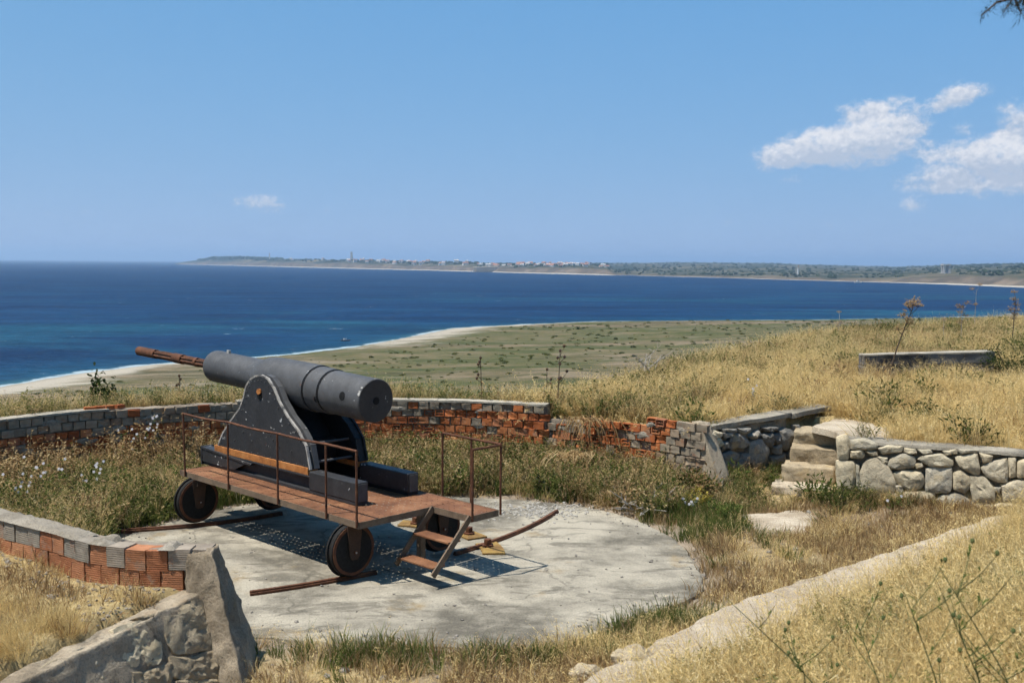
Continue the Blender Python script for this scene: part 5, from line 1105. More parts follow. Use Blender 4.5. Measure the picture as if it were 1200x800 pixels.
# 2 mound in the near right corner
x, y, r_ = cand(15000, -.4, 9.5, 2.2, 14.5, 6); f = fields(x, y); u = r_.random(len(x)); fr = (f.path > -.30) & (f.d > -.15) & (f.wall > .25) & (f.pit < 0); edge = sstep(-.35, .5, f.path)
patch = .45 + .95 * sstep(.34, .66, fbm(x, y, 1.0)); k1 = fr & (u < (.2 + .8 * edge) * (.02 + .55 * sstep(.44, .62, fbm(x + 9, y, 1.4))))
scatter('mound_dry_grass', put(x, y, k1), C_FINE, r_.uniform(.8, 1.2, k1.sum()) * patch[k1], 'dry yellow grass on the bank in the near right corner', 'grass', .38, seed=7)
u = r_.random(len(x)); k2 = fr & (u < .20 * edge * (.3 + 1.4 * f.n))
scatter('mound_tall_grass', put(x, y, k2), C_STRAWT, r_.uniform(.7, 1.1, k2.sum()), 'taller dry stalks standing on the near right bank', 'grass', .22, seed=8)
u = r_.random(len(x)); kb = fr & (r_.random(len(x)) < .34 * edge * sstep(.56, .40, fbm(x + 9, y, 1.7)))
scatter('mound_brown_weeds', put(x, y, kb), C_BROWN, r_.uniform(.4, .8, kb.sum()), 'brown withered weeds in gaps of the near right bank', 'weeds', .3, seed=77)
kw = fr & (r_.random(len(x)) < .16 * edge * sstep(.50, .64, fbm(x + 70, y, .8)))
scatter('mound_olive_weeds', put(x, y, kw), C_WEED, r_.uniform(.4, .85, kw.sum()), 'olive weeds in patches of the near right bank', 'weeds', .3, seed=81)
k3 = fr & (u < .26 * edge * sstep(.45, .6, f.n))
scatter('mound_green_weeds', put(x, y, k3), C_GLEAF, r_.uniform(.5, .9, k3.sum()), 'thin green weeds on the near right bank', 'weeds', .2, seed=9)
# 3 floor of the gun pit
x, y, r_ = cand(42000, -4, 10, 6.5, 17.2, 10); f = fields(x, y); u = r_.random(len(x)); fr = (f.pit < -.12) & (f.pad > .02) & (f.path > .0) & (f.d < .2) & (f.slab > .05) & (f.steps > 0) & (f.wall > .12) & (x > -2.6)
gap = sstep(.36, .56, fbm(x + 31, y + 7, .9)); k1 = fr & (u < .46 * (.04 + .96 * gap) * (.35 + f.n2) * sstep(-.05, .45, f.pad))
scatter('pit_dry_grass', put(x, y, k1), C_SHORT, r_.uniform(.7, 1.4, k1.sum()), 'short brown dry grass on the floor of the gun pit', 'grass', .25, seed=11)
u = r_.random(len(x)); k2 = fr & (u < (.05 * (.2 + 1.3 * f.n) + .30 * np.exp(-(((x - .9) / .8) ** 2 + ((y - 9.5) / .35) ** 2))) * sstep(.0, .3, f.pad))
scatter('pit_straw', put(x, y, k2), C_STRAW, r_.uniform(.45, .95, k2.sum()), 'scattered pale straw tufts between the pad and the path', 'grass', .25, seed=12)
u = r_.random(len(x)); hot = np.exp(-(((x - 1.55) / .42) ** 2 + ((y - 10.45) / .30) ** 2)) + .30 * np.exp(-(((x - .2) / 1.2) ** 2 + ((y - 9.45) / .25) ** 2)) + .5 * np.exp(-(((x - 3.0) / .7) ** 2 + ((y - 14.8) / .9) ** 2)) + .25 * np.exp(-(((x + 1.6) / .8) ** 2 + ((y - 9.5) / .3) ** 2))
k3 = fr & (u < np.clip(hot, 0, 1) * .75 * sstep(-.1, .1, f.pad))
scatter('pit_green_grass', put(x, y, k3), C_GREEN, r_.uniform(.55, 1.05, k3.sum()), 'green grass clumps at the near edge of the pad', 'grass', .2, seed=13)
# 4 weeds along the foot of the walls
x, y, r_ = cand(60000, -10, 8.5, 11, 19.2, 14); f = fields(x, y); u = r_.random(len(x))
foot = sstep(.05, .5, f.pad) * (f.pit < -.2) * (f.wall > .16) * (f.steps > .1) * (f.slab > .12) * ((y > 15.1) | (x < -3.5))
strip = foot * np.where(x > 2.6, .6 * sstep(1.5, .2, f.wall), 1); low = np.where(x > 2.6, .55, 1.0)
k1 = u < strip * .22 * (.3 + 1.3 * f.n) * np.where(x < -4, .75, 1)
scatter('wall_foot_weeds', put(x, y, k1), C_WEED, r_.uniform(.5, 1.3, k1.sum()) * low[k1], 'olive weeds growing thick along the parapet foot', 'weeds', .2, seed=15)
u = r_.random(len(x)); k2 = u < strip * .13 * (.3 + 1.3 * f.n2) * np.where(x < -4, .35, 1)
scatter('wall_foot_brown', put(x, y, k2), C_BROWN, r_.uniform(.5, 1.4, k2.sum()) * low[k2], 'brown seeding weeds along the parapet foot', 'weeds', .22, seed=16)
u = r_.random(len(x)); k3 = u < strip * .32 * (.2 + 1.5 * (1 - f.n)) * np.where(x < -4, 1.5, .7)
scatter('bank_green_grass', put(x, y, k3), C_GREEN, r_.uniform(.6, 1.4, k3.sum()) * low[k3], 'green grass bank inside the pit at left', 'grass', .2, seed=17)
u = r_.random(len(x)); k4 = u < strip * .11 * np.where(x < -4, 1.1, .8) * (.4 + 1.1 * f.n2)
scatter('bank_straw', put(x, y, k4), C_STRAWT, r_.uniform(.45, .95, k4.sum()) * low[k4], 'dry stalks standing among the weeds under the parapet', 'grass', .3, seed=18)
u = r_.random(len(x)); kt = (u < foot * .10 * sstep(1.6, .3, f.wall) * (x < -3.2)) & (y > 13)
scatter('tall_wall_weeds', put(x, y, kt), C_BROWN, r_.uniform(1.1, 1.9, kt.sum()), 'tall brown weeds standing against the shaded parapet at left', 'weeds', .2, seed=78)
def clump(name, mat, seed, n=300):
    r2 = random.Random(seed); g = GB()
    for k in range(n):
        a_ = r2.uniform(0, 6.28); b = math.asin(r2.random() ** .7); rad = r2.uniform(.35, 1.05) * (1 + .45 * mn.noise((math.cos(a_) * 1.7, math.sin(a_) * 1.7, b * 2 + seed)))
        p = np.array([math.cos(a_) * math.cos(b), math.sin(a_) * math.cos(b), math.sin(b)]) * rad; g.leaf(p, (p[0] * .6 + r2.uniform(-.7, .7), p[1] * .6 + r2.uniform(-.7, .7), r2.uniform(-.1, 1.1)), r2.uniform(.12, .34), r2.uniform(.02, .05), min(1, max(0, r2.gauss(.42, .25))), np.array([r2.uniform(-1, 1), r2.uniform(-1, 1), r2.uniform(-1, 1)]))
    return g.mesh(name, mat)
C_CLUMP = bundle('weed_clump', [clump('weed_clump', MT[('weed', 'weed', 'grass', 'straw_brown')[i % 4]], 300 + i) for i in range(8)])
u = r_.random(len(x)); kc_ = u < foot * .026 * (f.wall > .35) * np.where(x > 2.6, .5 * sstep(1.6, .3, f.wall), 1) * sstep(.3, .55, f.n2)
scatter('weed_clumps', put(x, y, kc_), C_CLUMP, r_.uniform(.16, .42, kc_.sum()), 'rounded weed clumps growing along the parapet foot', 'weeds', .15, seed=79)
# 5 slope behind the parapet
x, y, r_ = cand(42000, -16, 6, 13, 34, 19); f = fields(x, y); u = r_.random(len(x)); fr = (f.pit > .12) & (f.wall > .2) & (f.hill > -2.2) & (f.hill < 9) & (y > 12.5); near_ = sstep(7, 0, f.hill)
k1 = fr & (u < .30 * near_ * (.3 + 1.2 * f.n)); scatter('slope_weeds', put(x, y, k1), C_WEED, r_.uniform(.7, 1.3, k1.sum()), 'olive weeds on the slope beyond the parapet', 'weeds', .2, seed=20)
u = r_.random(len(x)); k2 = fr & (u < .34 * near_ * (.3 + 1.2 * f.n2)); scatter('slope_straw', put(x, y, k2), C_STRAWT, r_.uniform(.5, .95, k2.sum()), 'dry grass on the slope beyond the parapet', 'grass', .2, seed=21)
u = r_.random(len(x)); k3 = fr & (u < .18 * near_ * (.3 + 1.2 * f.n2)); scatter('slope_brown_weeds', put(x, y, k3), C_BROWN, r_.uniform(.7, 1.2, k3.sum()), 'dead brown weeds on the slope beyond the parapet', 'weeds', .2, seed=22)
scatter('hill_weed_clumps', PLQ[0], C_CLUMP, PLQ[1], 'rounded weed clumps in the tall grass of the hill edge', 'weeds', .15, seed=80)
# 6 bank at bottom left
x, y, r_ = cand(9000, -9, -2.6, 4.5, 12.6, 23); f = fields(x, y); u = r_.random(len(x)); fr = (f.pit > .03) & (f.wall > .16) & (x < -2.9) & (y < 13)
k1 = fr & (u < (.05 + .95 * sstep(.3, 1.0, f.wall + .8 * (y < 9) * (x > -4))) * (.05 + .95 * sstep(.38, .62, f.n2))); scatter('left_bank_grass', put(x, y, k1), C_FINE, r_.uniform(.35, .8, k1.sum()), 'dry yellow grass on the bank at bottom left', 'grass', .3, seed=24)
u = r_.random(len(x)); k2 = fr & (u < .25 * (.4 + f.n)); scatter('left_bank_brown', put(x, y, k2), C_SHORT, r_.uniform(.7, 1.3, k2.sum()), 'brown withered grass on the bank at bottom left', 'grass', .3, seed=25)
# 7 scrub on the coastal plain
def bush_mesh(name, mat, seed, n=150, leaf=.16):
    r_ = random.Random(seed); g = GB()
    for k in range(n):
        a_ = r_.uniform(0, 6.28); b = math.asin(r_.random() ** .8); rad = r_.uniform(.55, 1.) * (1 + .3 * mn.noise((math.cos(a_) * 2, math.sin(a_) * 2, b * 2 + seed)))
        p = np.array([math.cos(a_) * math.cos(b), math.sin(a_) * math.cos(b), math.sin(b) * .75]) * rad; g.leaf(p, (r_.uniform(-1, 1), r_.uniform(-1, 1), r_.uniform(-.5, 1)), leaf * r_.uniform(.7, 1.5), leaf * .45, r_.random(), np.array([r_.uniform(-1, 1), r_.uniform(-1, 1), r_.uniform(-1, 1)]))
    return g.mesh(name, mat)
C_BUSH = bundle('bush', [bush_mesh('bush', MT['weed' if i % 2 else 'leaf_dark'], i, 130, .3) for i in range(4)]); C_BUSHG = bundle('pale_bush', [bush_mesh('pale_bush', MT['weed'], 9 + i, 130, .3) for i in range(4)])
r_ = np.random.default_rng(31); n = 26000; rr_ = 60 * (560 / 60) ** r_.random(n); aa = r_.uniform(-.62, .62, n); x = rr_ * np.sin(aa); y = rr_ * np.cos(aa)
shv = -sdpoly(x, y, LAND); hl_ = sdpoly(x, y, HILL); nz = fbm(x, y, .03); u = r_.random(n); k = (shv > 24) & (hl_ > 14) & (u < .07 * sstep(.50, .60, nz))
scatter('plain_scrub', put(x, y, k), C_BUSH, (.25 + .6 * r_.random(k.sum()) ** 2) * (.5 + rr_[k] / 600), 'dark low scrub dotted over the coastal plain', 'scrub', .1, seed=32)
u = r_.random(n); k = (shv > 26) & (hl_ > 9) & (u < .28 * (.1 + nz)); scatter('plain_herbs', put(x, y, k), C_BUSHG, r_.uniform(.2, .8, k.sum()) * (.6 + rr_[k] / 500), 'pale green herbs covering the coastal plain', 'scrub', .1, zsc=.6, seed=33)
# 8 woods on the far coast
def lump(name, seed):
    bm = bmesh.new(); bmesh.ops.create_icosphere(bm, subdivisions=2, radius=1)
    for v in bm.verts: v.co *= 1 + .45 * mn.noise(v.co * 1.8 + Vector((seed * 7, 0, 0))); v.co.z *= .8
    me = bpy.data.meshes.new(name); bm.to_mesh(me); bm.free(); me.materials.append(MT['scrub']); return me
C_LUMP = bundle('tree_mass', [lump('tree_mass', i) for i in range(5)])
pts = []; scs = []; tr = random.Random(5)
def wood(n, x0, x1, f0, f1, s0, s1):
    for k in range(n):
        px = tr.uniform(x0, x1); ff = tr.uniform(f0, f1); p = land(px, ff)
        if mn.noise((p[0] * .004, p[1] * .004, 1.)) < -.15 and tr.random() < .8: continue
        pts.append(p); scs.append(tr.uniform(s0, s1))
wood(420, 232, 330, .5, 1., 5, 12); wood(500, 330, 560, .45, 1., 4, 8); wood(420, 560, 715, .27, .75, 3, 6.5); wood(420, 720, 1060, .26, .42, 2.5, 5); wood(600, 700, 1290, .4, .9, 4, 7.5); wood(220, 1060, 1290, .27, .5, 2.5, 5)
scatter('coastal_woods', np.array(pts), C_LUMP, np.array(scs), 'dark woods and scrub on the far coast', 'woods', .05, seed=34)
# pebbles and rubble
def peb(name, mat, seed, k=.25):
    bm = bmesh.new(); bmesh.ops.create_icosphere(bm, subdivisions=1, radius=1)
    for v in bm.verts: v.co *= 1 + .5 * mn.noise(v.co * 1.5 + Vector((seed * 5, 0, 0))); v.co.z *= .6
    me = bpy.data.meshes.new(name); bm.to_mesh(me); bm.free(); me.materials.append(mat); return me
C_PEB = bundle('pebble', [peb('pebble', MT['pebble'], i) for i in range(5)]); C_CRUMB = bundle('crumb', [peb('crumb', MT['mortar_crumb'], 15 + i) for i in range(4)]); C_GRAV = bundle('gravel', [peb('gravel', MT['gravel'], 8 + i) for i in range(4)])
r_ = np.random.default_rng(41); x = r_.uniform(-5.4, 2.6, 1500); y = r_.uniform(9.8, 16.6, 1500); pd = sdpoly(x, y, PAD); k = (pd < -.05) & (r_.random(1500) < .2 + .8 * sstep(-.9, 0, pd))
scatter('pad_pebbles', np.stack([x[k], y[k], np.full(k.sum(), .005)], 1), C_PEB, .006 + .02 * r_.random(k.sum()) ** 3, 'small stones and crumbs strewn over the pad', 'pebbles', .3, seed=42)
x = np.concatenate([r_.normal(.5, .32, 500), r_.normal(-.1, .5, 160)]); y = np.concatenate([r_.normal(15.55, .22, 500), r_.normal(15.4, .3, 160)])
scatter('white_gravel', np.stack([x, y, np.full(660, .006)], 1), C_GRAV, .008 + .022 * r_.random(660) ** 2, 'spill of white gravel at the back of the pad', 'gravel', .3, seed=43)
x, y, r2 = cand(4200, -9, 9, 5, 17, 44); f = fields(x, y); k = (f.pad > .0) & (f.path > -.6) & (f.wall > .15) & ((f.pit < -.1) | ((y < 10.5) & (x < -2.9) & (f.wall < .9)))
scatter('earth_stones', put(x, y, k, .005), C_PEB, .012 + .05 * r2.random(k.sum()) ** 4, 'loose stones lying in the dry earth', 'stones', .3, seed=45)
x, y, r2 = cand(2600, -7, -2.7, 8.3, 11, 46); f = fields(x, y); k = (f.pit > .02) & (f.wall > .14) & (f.wall < .62 + .3 * (f.n2 - .5))
scatter('mortar_rubble', put(x, y, k, .005), C_CRUMB, .008 + .02 * r2.random(k.sum()) ** 2, 'crumbled mortar rubble heaped before the block wall', 'rubble', .3, seed=47)

# ------------------------------------------------------------------ single plants
def base(x, y): return (x, y, float(height(x, y)))
def gadd(g, name, mat, parent): return link(name, g.mesh(name, mat), parent)
def dead_umbel(x, y, h, lean, azd, seed, label, heads=7, r0=.02, group='dead fennel stalks on the hill edge', hs=1.0):
    r_ = random.Random(seed); o = empty('dead_fennel', base(x, y)); tag(o, label, 'plant', group); mb = MB(); d = Vector((math.cos(azd), math.sin(azd), 0))
    P = [Vector((0, 0, -.05)) + d * lean * h * (t ** 1.3) + Vector((0, 0, h * t)) for t in (0, .25, .5, .75, 1)]; mb.tube(P, [r0, r0 * .85, r0 * .7, r0 * .55, r0 * .35], 6)
    g = GB()
    for k in range(heads):
        t = r_.uniform(.55, 1) if k else 1.; i = min(3, int(t * 4)); q_ = P[i].lerp(P[i + 1], t * 4 - i) if i < 4 else P[4]; az_ = r_.uniform(0, 6.28); L_ = r_.uniform(.10, .28) * h * .55
        e = q_ + Vector((math.cos(az_) * .7, math.sin(az_) * .7, .75)).normalized() * L_; mb.tube([q_, q_.lerp(e, .5) + Vector((math.cos(az_), math.sin(az_), 0)) * .02, e], [r0 * .4, r0 * .3, r0 * .2], 5)
        for m_ in range(26):
            v = Vector((r_.gauss(0, 1), r_.gauss(0, 1), abs(r_.gauss(.3, .7)))).normalized() * r_.uniform(.03, .10) * hs; mb.tube([e, e + v], [.0028, .0016], 3, False)
            for w in range(3): g.leaf(np.array(e + v), (r_.uniform(-1, 1), r_.uniform(-1, 1), r_.uniform(-.4, 1)), .03 * hs, .009 * hs, r_.random() * .6)
    mb.build('stem', MT['bark'] if seed % 2 else MT['dead_wood'], o); gadd(g, 'seed_heads', MT['straw_brown'], o); return o
def at_px(px, py, Y): p = und(px, py, Y); return p[0], p[1]
dead_umbel(*at_px(1040, 440, 24.2), 1.75, .30, 0.0, 1, 'leaning dead fennel stalk rising before the low grey wall', 9, .022, hs=1.5)
dead_umbel(*at_px(1126, 400, 33), 1.35, .0, 0, 2, 'dead fennel with bushy top standing beyond the low grey wall', 6, .018, hs=1.4)
dead_umbel(*at_px(1105, 400, 33.5), .95, .05, 1, 4, 'short forked dead fennel left of the bushy one', 3, .016, hs=1.)
dead_umbel(*at_px(1186, 400, 32), 1.75, .03, 0, 3, 'tall dead fennel silhouetted on the sea at the right edge', 7, .018, hs=1.4)
dead_umbel(*at_px(1141, 395, 38), 1.75, .02, 0, 6, 'thin dead fennel stalk seen high against the sea', 3, .012, hs=1.2)
dead_umbel(*at_px(982, 400, 34), .95, .1, 1, 8, 'small dead fennel at the hill edge left of the grey wall', 4, .014)
def thistle(x, y, h, seed, label, n=6):
    r_ = random.Random(seed); o = empty('dead_thistle', base(x, y)); tag(o, label, 'plant', 'dead thistles by the parapet'); mb = MB(); g = GB(); top = Vector((r_.uniform(-.05, .05), r_.uniform(-.05, .05), h))
    mb.tube([(0, 0, -.05), (top.x * .5, top.y * .5, h * .5), tuple(top)], [.013, .010, .006], 6)
    hd = MB()
    for k in range(n):
        t = r_.uniform(.45, .95); q_ = Vector((top.x * t, top.y * t, h * t)); a_ = r_.uniform(0, 6.28); e = q_ + Vector((math.cos(a_), math.sin(a_), r_.uniform(.5, 1.2))) * r_.uniform(.08, .2) * h * .8 if k else top
        mb.tube([q_, e], [.006, .004], 5); hd = MB(); hd.tube([e, e + Vector((0, 0, .018)), e + Vector((0, 0, .04)), e + Vector((0, 0, .055))], [.012, .028, .024, .008], 8)
        hd.build('seed_head', MT['rust_dark'], o, True)
        for m_ in range(10): v = (r_.uniform(-1, 1), r_.uniform(-1, 1), r_.uniform(-.6, 1)); g.leaf(np.array(e) + [0, 0, .02], v, .055, .004, r_.random() * .5)
    for k in range(14):
        t = r_.uniform(.05, .7); a_ = r_.uniform(0, 6.28); g.leaf((top.x * t, top.y * t, h * t), (math.cos(a_), math.sin(a_), r_.uniform(-.7, .4)), r_.uniform(.08, .17), .016, r_.random())
    mb.build('stem', MT['bark'], o); gadd(g, 'dry_leaves', MT['straw_brown'], o)
thistle(*at_px(565, 470, 19.7), .95, 1, 'dead thistle behind the coping right of the breech', 5); thistle(*at_px(653, 470, 18.9), 1.15, 2, 'tall dark dead thistle where the coping breaks off', 8); thistle(*at_px(212, 470, 20.2), .95, 3, 'forked thistle behind the wall under the rusty tube', 6)
thistle(*at_px(640, 470, 20.0), .9, 5, 'thin thistle just left of the coping end', 4)
def mallow(x, y, h, seed, label, n=8, nf=7, group='white flowered weeds by the parapet'):
    r_ = random.Random(seed); o = empty('white_flower_plant', base(x, y)); tag(o, label, 'plant', group); g = GB(); p_ = GB()
    for k in range(n):
        a_ = r_.uniform(0, 6.28); hh = h * r_.uniform(.55, 1.); m_, e = g.blade((r_.uniform(-.08, .08), r_.uniform(-.08, .08), -.03), hh, .005, r_.uniform(.05, .35), a_, r_.uniform(0, .15), r_.random() * .6, r_)
        for q_ in range(9): f = r_.uniform(.1, 1); pp = m_ * f if f < .5 else m_ + (e - m_) * (f * 2 - 1); an = r_.uniform(0, 6.28); g.leaf(pp, (math.cos(an), math.sin(an), r_.uniform(-.3, .6)), r_.uniform(.03, .08), .018, r_.random() * .7)
        if k < nf:
            for c_ in (e, m_ + (e - m_) * .6)[:r_.randint(1, 2)]:
                fd = np.array([r_.uniform(-.5, .5), -1., r_.uniform(0, .8)])
                for j in range(5): an = 2 * math.pi * j / 5; ax1 = np.array([1., 0, 0]); ax2 = np.array([0, .4, .9]); p_.leaf(c_, ax1 * math.cos(an) + ax2 * math.sin(an), .026, .012, r_.random(), fd)
    gadd(g, 'foliage', MT['grass'], o); gadd(p_, 'flowers', MT['petal'], o)
for (px, py, Y, h, s, lb) in ((160, 545, 17.2, 1.15, 1, 'tall white flowered weed against the dark wall left of the platform'), (60, 590, 15.0, .95, 2, 'white flowered weed in the grass at the left edge'), (110, 590, 15.6, .8, 3, 'short white flowered weed in the middle of the left bank'), (20, 600, 14.8, .8, 4, 'leafy white flowered weed cut by the left frame edge'), (185, 540, 18., 1.05, 5, 'thin white flowered weed nearest the front railing post')):
    mallow(*at_px(px, py, Y), h, s, lb)
mallow(*at_px(880, 490, 19.3), .6, 8, 'small white flowered weed in the straw above the dark stone wall', 5, 5); mallow(*at_px(1048, 615, 14.9), .35, 9, 'single pale flower at the foot of the sunlit stone wall', 3, 2); mallow(*at_px(812, 640, 15.1), .35, 10, 'low white flowered weed at the right edge of the pad', 6, 4)
def shrub(name, x, y, w, h, seed, label, mat='leaf_dark', n=900, leaf=.05, cat='shrub', group=None, z=None):
    r_ = random.Random(seed); b_ = base(x, y); o = empty(name, b_ if z is None else (x, y, z)); tag(o, label, cat, group); mb = MB(); g = GB(); tips = []
    for k in range(9):
        a_ = r_.uniform(0, 6.28); e = Vector((math.cos(a_) * w * r_.uniform(.2, .8), math.sin(a_) * w * r_.uniform(.2, .8), h * r_.uniform(.5, .95))); mb.tube([(0, 0, -.1), tuple(e * .5 + Vector((0, 0, h * .08))), tuple(e)], [.02, .013, .005], 5); tips.append((Vector((0, 0, 0)), e))
    for k in range(n):
        b0, e = r_.choice(tips); t = r_.uniform(.35, 1.08); c = e * t + Vector((r_.gauss(0, w * .16), r_.gauss(0, w * .16), r_.gauss(0, h * .10))); c.z = max(c.z, .02)
        g.leaf(np.array(c), (r_.uniform(-1, 1), r_.uniform(-1, 1), r_.uniform(-.3, 1)), leaf * r_.uniform(.6, 1.3), leaf * .3, min(1, max(0, .5 + .8 * mn.noise(c * 5) + r_.uniform(-.25, .25))), np.array([r_.uniform(-1, 1), r_.uniform(-1, 1), 1.]))
    mb.build('stem', MT['bark'], o); gadd(g, 'foliage', MT[mat], o); return o
x_, y_ = at_px(121, 470, 21.5); shrub('dark_shrub', x_, y_, .36, float(und(121, 436, 21.5)[2]) - float(height(x_, y_)) - .1, 1, 'dark upright shrub just beyond the parapet at left', n=3600, leaf=.10)
shrub('dark_shrub', *at_px(1185, 440, 24.0), .75, .85, 2, 'dark green bush at the right end of the low grey wall', n=2600, leaf=.05)
shrub('dark_shrub', *at_px(1205, 400, 27.0), .9, .9, 3, 'brownish bush behind the dark one at the right edge', 'weed', 2000, .05)
shrub('green_weed_clump', *at_px(535, 575, 16.9), .35, .42, 4, 'bright green weed clump on the pad edge behind the steps', 'grass', 900, .05, 'weed'); shrub('green_weed_clump', *at_px(640, 590, 16.5), .35, .35, 5, 'dark green weed clump on the pad edge left of the dry twigs', 'weed', 900, .045, 'weed')
shrub('green_weed_clump', *at_px(845, 640, 14.9), .32, .26, 6, 'low green weeds beside the right edge of the pad', 'grass', 800, .05, 'weed'); shrub('yellow_weed_clump', *at_px(815, 608, 15.7), .38, .30, 7, 'yellowing leafy weed between the pad and the slab', 'yellow_leaf', 520, .06, 'weed')
shrub('green_weed_clump', *at_px(185, 610, 15.3), .35, .35, 9, 'green weed tuft beside the front wheel', 'grass', 900, .05, 'weed'); shrub('green_weed_clump', *at_px(945, 500, 18.3), .25, .4, 11, 'green shoots growing on the wall at the head of the steps', 'grass', 500, .05, 'weed')
def dead_clump(x, y, z, n, h, seed, name, label, mat, droop=1.0, w=.012, spread=.3, dirx=0):
    r_ = random.Random(seed); o = empty(name, (x, y, z)); tag(o, label, 'plant'); g = GB()
    for k in range(n):
        a_ = r_.uniform(0, 6.28); L_ = h * r_.uniform(.4, 1.); p = np.array([r_.gauss(0, spread * .5), r_.gauss(0, spread * .35), 0]); d = np.array([math.cos(a_) + dirx, math.sin(a_) * .6 - .35, 0]); pts_ = [p + d * L_ * t * .75 + np.array([0, 0, L_ * (t * 1.0 - droop * t * t * 1.35)]) for t in (0, .35, .7, 1.)]; sd_ = np.array([r_.uniform(-1, 1), r_.uniform(-1, 1), .3]); sd_ /= np.linalg.norm(sd_); b = len(g.v); tt = r_.random()
        for i, q_ in enumerate(pts_): ww = w * (1, .9, .7, .15)[i]; g.v += [q_ - sd_ * ww, q_ + sd_ * ww]; g.t += [tt, tt]
        for i in range(3): c = b + i * 2; g.f += [(c, c + 1, c + 3), (c, c + 3, c + 2)]
    gadd(g, 'dry_leaves', MT[mat], o)
    MB().tube([(0, 0, -.3), (.02, 0, .1)], [.02, .012], 6).build('stem', MT['bark'], o); return o
cx_, cy_ = at_px(690, 500, 17.85); dead_clump(cx_, cy_ - .05, 1.05, 85, .62, 3, 'withered_clump', 'withered brown leaves hanging over the break in the brick wall', 'straw_brown', 1.35, .012, .45)
cx_, cy_ = at_px(672, 560, 17.4); dead_clump(cx_, cy_, .5, 120, .6, 6, 'withered_clump', 'withered brown bush at the foot of the break in the brick wall', 'straw_brown', 1.1, .010, .5)
def twigs(x, y, seed, n, L0, label, flat=.3, h=0.):
    r_ = random.Random(seed); o = empty('dead_twigs', (x, y, float(height(x, y)) + h)); tag(o, label, 'twigs'); 
    for k in range(n):
        mb = MB(); a_ = r_.uniform(0, 6.28); d = Vector((math.cos(a_), math.sin(a_), r_.uniform(.05, flat * 2.5))).normalized(); L_ = L0 * r_.uniform(.5, 1.1); p = Vector((r_.gauss(0, .12), r_.gauss(0, .1), .03)); mb.tube([p, p + d * L_ * .5 + Vector((0, 0, .03)), p + d * L_], [.011, .009, .004], 5)
        for j in range(3): q_ = p + d * L_ * r_.uniform(.3, .9); mb.tube([q_, q_ + Vector((r_.uniform(-1, 1), r_.uniform(-1, 1), r_.uniform(0, 1))) * L_ * .25], [.006, .003], 4)
        mb.build('twig', MT['dead_wood'], o)
twigs(*at_px(757, 606, 15.35), 1, 16, .62, 'heap of bleached dead twigs at the back right edge of the pad', .35); 
x_, y_ = at_px(757, 455, 23.0); twigs(x_, y_, 2, 7, .8, 'bleached bare branches standing in the tall grass on the hill edge', .9, .35)
# thin green stalks close to the camera
def stalk(px, py, Y, h, lean, azd, seed, label, bud=True):
    p = und(px, py, Y); r_ = random.Random(seed); z = float(height(p[0], p[1])); o = empty('green_stalk', (p[0], p[1], z)); tag(o, label, 'plant', 'green stalks close to the camera'); mb = MB(); g = GB(); d = Vector((math.cos(azd), math.sin(azd), 0))
    P = [d * lean * h * t ** 1.4 + Vector((0, 0, h * t - .03)) for t in (0, .3, .6, 1)]; mb.tube(P, [.005, .0042, .0034, .0022], 5); hb2 = MB()
    for k in range(7):
        t = r_.uniform(.3, .95); i = min(2, int(t * 3)); q_ = P[i].lerp(P[i + 1], t * 3 - i); a_ = r_.uniform(0, 6.28); e = q_ + Vector((math.cos(a_), math.sin(a_), 1.1)).normalized() * h * r_.uniform(.15, .38); mb.tube([q_, q_.lerp(e, .5) + Vector((math.cos(a_), math.sin(a_), 0)) * .015, e], [.003, .0025, .0015], 4)
        if bud and k % 2 == 0: hb2.tube([e, e + Vector((0, 0, .008)), e + Vector((0, 0, .02)), e + Vector((0, 0, .026))], [.004, .011, .010, .004], 7)
        for j in range(4): g.leaf(np.array(q_.lerp(e, r_.uniform(0, .8))), (r_.uniform(-1, 1), r_.uniform(-1, 1), r_.uniform(-.2, .8)), .06, .006, r_.random() * .6)
    mt_ = MT['stem_green']; mb.build('stem', mt_, o)
    if bud: hb2.build('bud', MT['stem_green'], o, True)
    gadd(g, 'leaves', MT['grass'], o)
MT['stem_green'] = simple('green_stem', [(.3, (.06, .085, .025)), (.7, (.13, .15, .05))], 10)
for i, (px, py, Y, h, ln, az_, lb) in enumerate(((1010, 800, 5.6, .85, .9, 2.9, 'long green stalk arching left across the concrete path'), (1060, 800, 5.2, .80, .35, 2.4, 'upright green stalk left of the leaning ones at right'), (1130, 800, 4.9, .95, .3, 2.7, 'branching green stalk in front of the near right bank'),
        (1190, 790, 4.7, 1.0, .35, 2.9, 'green stalk by the right frame edge'), (1240, 790, 4.6, 1.05, .5, 2.8, 'stalk leaning in from beyond the right frame edge'), (690, 830, 6.9, .45, .3, 1.2, 'small stalk at the bottom edge beside the path'), (960, 820, 5.4, .6, .2, 2.2, 'short budding stalk at the bottom right'))):
    stalk(px, py, Y, h, ln, az_, 50 + i, lb)

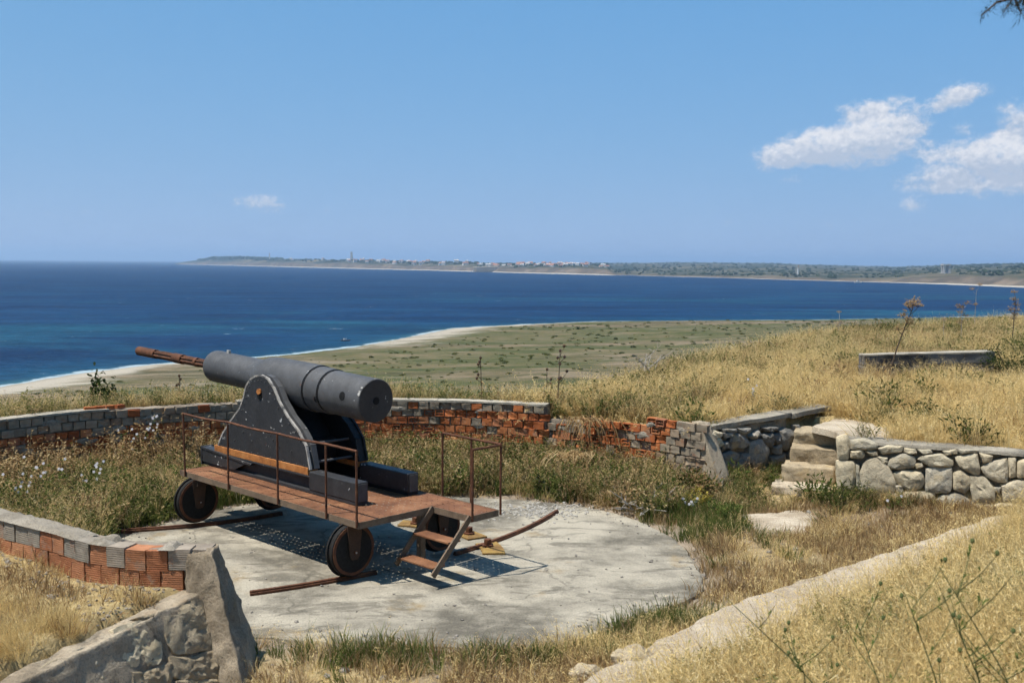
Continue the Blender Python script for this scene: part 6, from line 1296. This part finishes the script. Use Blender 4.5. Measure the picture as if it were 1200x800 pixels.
def rock(px, py, Y, r, seed, label):
    p = und(px, py, Y); bm = bmesh.new(); bmesh.ops.create_icosphere(bm, subdivisions=4, radius=r)
    for v in bm.verts:
        d = v.co.normalized(); v.co = d * r * (1 + .35 * mn.noise(d * 1.6 + Vector((seed, 0, 0))) + .12 * mn.noise(d * 6 + Vector((seed, 3, 0))) + .05 * mn.noise(d * 17)); v.co.z *= .62
    me = bpy.data.meshes.new('rock'); bm.to_mesh(me); bm.free(); me.materials.append(MT['stone_wing']); o = link('rock', me); o.location = (p[0], p[1], float(height(p[0], p[1])) + r * .15); o.rotation_euler = (.1, .2, seed); tag(o, label, 'rock')
rock(1192, 785, 5.6, .20, 2.0, 'rough brown rock in the bottom right corner'); rock(742, 775, 8.9, .20, 5.0, 'flat broken stone at the bottom edge left of the path'); rock(690, 792, 8.7, .16, 7.0, 'small broken stone at the bottom edge beside the flat one')
# ------------------------------------------------------------------ pine at the right whose branch tip enters the frame
pt = empty('pine_tree', base(6.6, 3.0)); tag(pt, 'dark pine tree beyond the right edge, one branch tip in the top right corner', 'tree'); pz = pt.location.z
mb = MB(); mb.tube([(0, 0, -.3), (.05, .05, 2.0), (-.05, .1, 4.2), (.05, .0, 6.4)], [.20, .17, .12, .05], 10); g = GB(); pr_r = random.Random(9)
tip = und(1168, 3, 4.6) - np.array(pt.location)
limbs = [[Vector((0, .05, 2.3)), Vector((-2.0, .9, 2.75)), Vector(tip) + Vector((.55, .0, .14)), Vector(tip)]]
for k in range(11):
    a_ = k * 2.4 + .5; z0 = 2.6 + k * .33; L_ = 2.3 - k * .14; d = Vector((math.cos(a_), math.sin(a_), .18))
    if d.x < -.2: L_ *= .75
    limbs.append([Vector((0, .05, z0)), Vector((0, .05, z0)) + d * L_ * .5, Vector((0, .05, z0)) + d * L_ + Vector((0, 0, .12))])
for L_ in limbs:
    n = len(L_); mb.tube([tuple(p) for p in L_], [.055, .032, .014, .006][:n] if n == 4 else [.05, .03, .008], 6)
    for k in range(34):
        t = pr_r.uniform(.35, 1.0) * (n - 1); i = min(n - 2, int(t)); q_ = L_[i].lerp(L_[i + 1], t - i); off_ = Vector((pr_r.gauss(0, .16), pr_r.gauss(0, .16), pr_r.gauss(0, .08))) * (.35 if (n == 4 and t > 2.3) else 1.0); c = q_ + off_
        mb.tube([q_, c], [.006, .003], 4, False)
        for j in range(34): v = np.array([pr_r.gauss(0, 1), pr_r.gauss(0, 1), pr_r.gauss(.1, .8)]); v /= np.linalg.norm(v); g.leaf(np.array(c) + v * .01, v, pr_r.uniform(.05, .09), .0016, pr_r.random())
e_ = Vector(tip)
for k in range(8):
    q_ = e_ + Vector((.07 * k, .0, .02 * k)); dd_ = Vector((-.05, pr_r.uniform(-.06, .06), -.05 - .02 * (k % 2))); mb.tube([q_, q_ + dd_], [.005, .003], 4, False)
    for j in range(46): v = np.array([pr_r.gauss(-.4, .7), pr_r.gauss(0, .8), pr_r.gauss(-.35, .6)]); v /= np.linalg.norm(v); g.leaf(np.array(q_ + dd_ * pr_r.random()), v, pr_r.uniform(.035, .06), .0014, pr_r.random())
mb.build('trunk', MT['bark'], pt, True); gadd(g, 'crown', MT['needle'], pt)

# ------------------------------------------------------------------ haze
hz = bpy.data.materials.new('air'); hz.use_nodes = True; ht = hz.node_tree; ht.nodes.clear(); ho = ht.nodes.new('ShaderNodeOutputMaterial'); hv = ht.nodes.new('ShaderNodeVolumePrincipled')
hv.inputs['Color'].default_value = (.50, .72, 1.0, 1); hv.inputs['Density'].default_value = 1.0e-4; hv.inputs['Anisotropy'].default_value = .2; ht.links.new(hv.outputs[0], ho.inputs['Volume'])
o = MB().box(-33500, 33500, -33500, 33800, -70, 190).build('haze', hz); tag(o, 'thin blue sea haze filling the air', 'haze', kind='stuff')
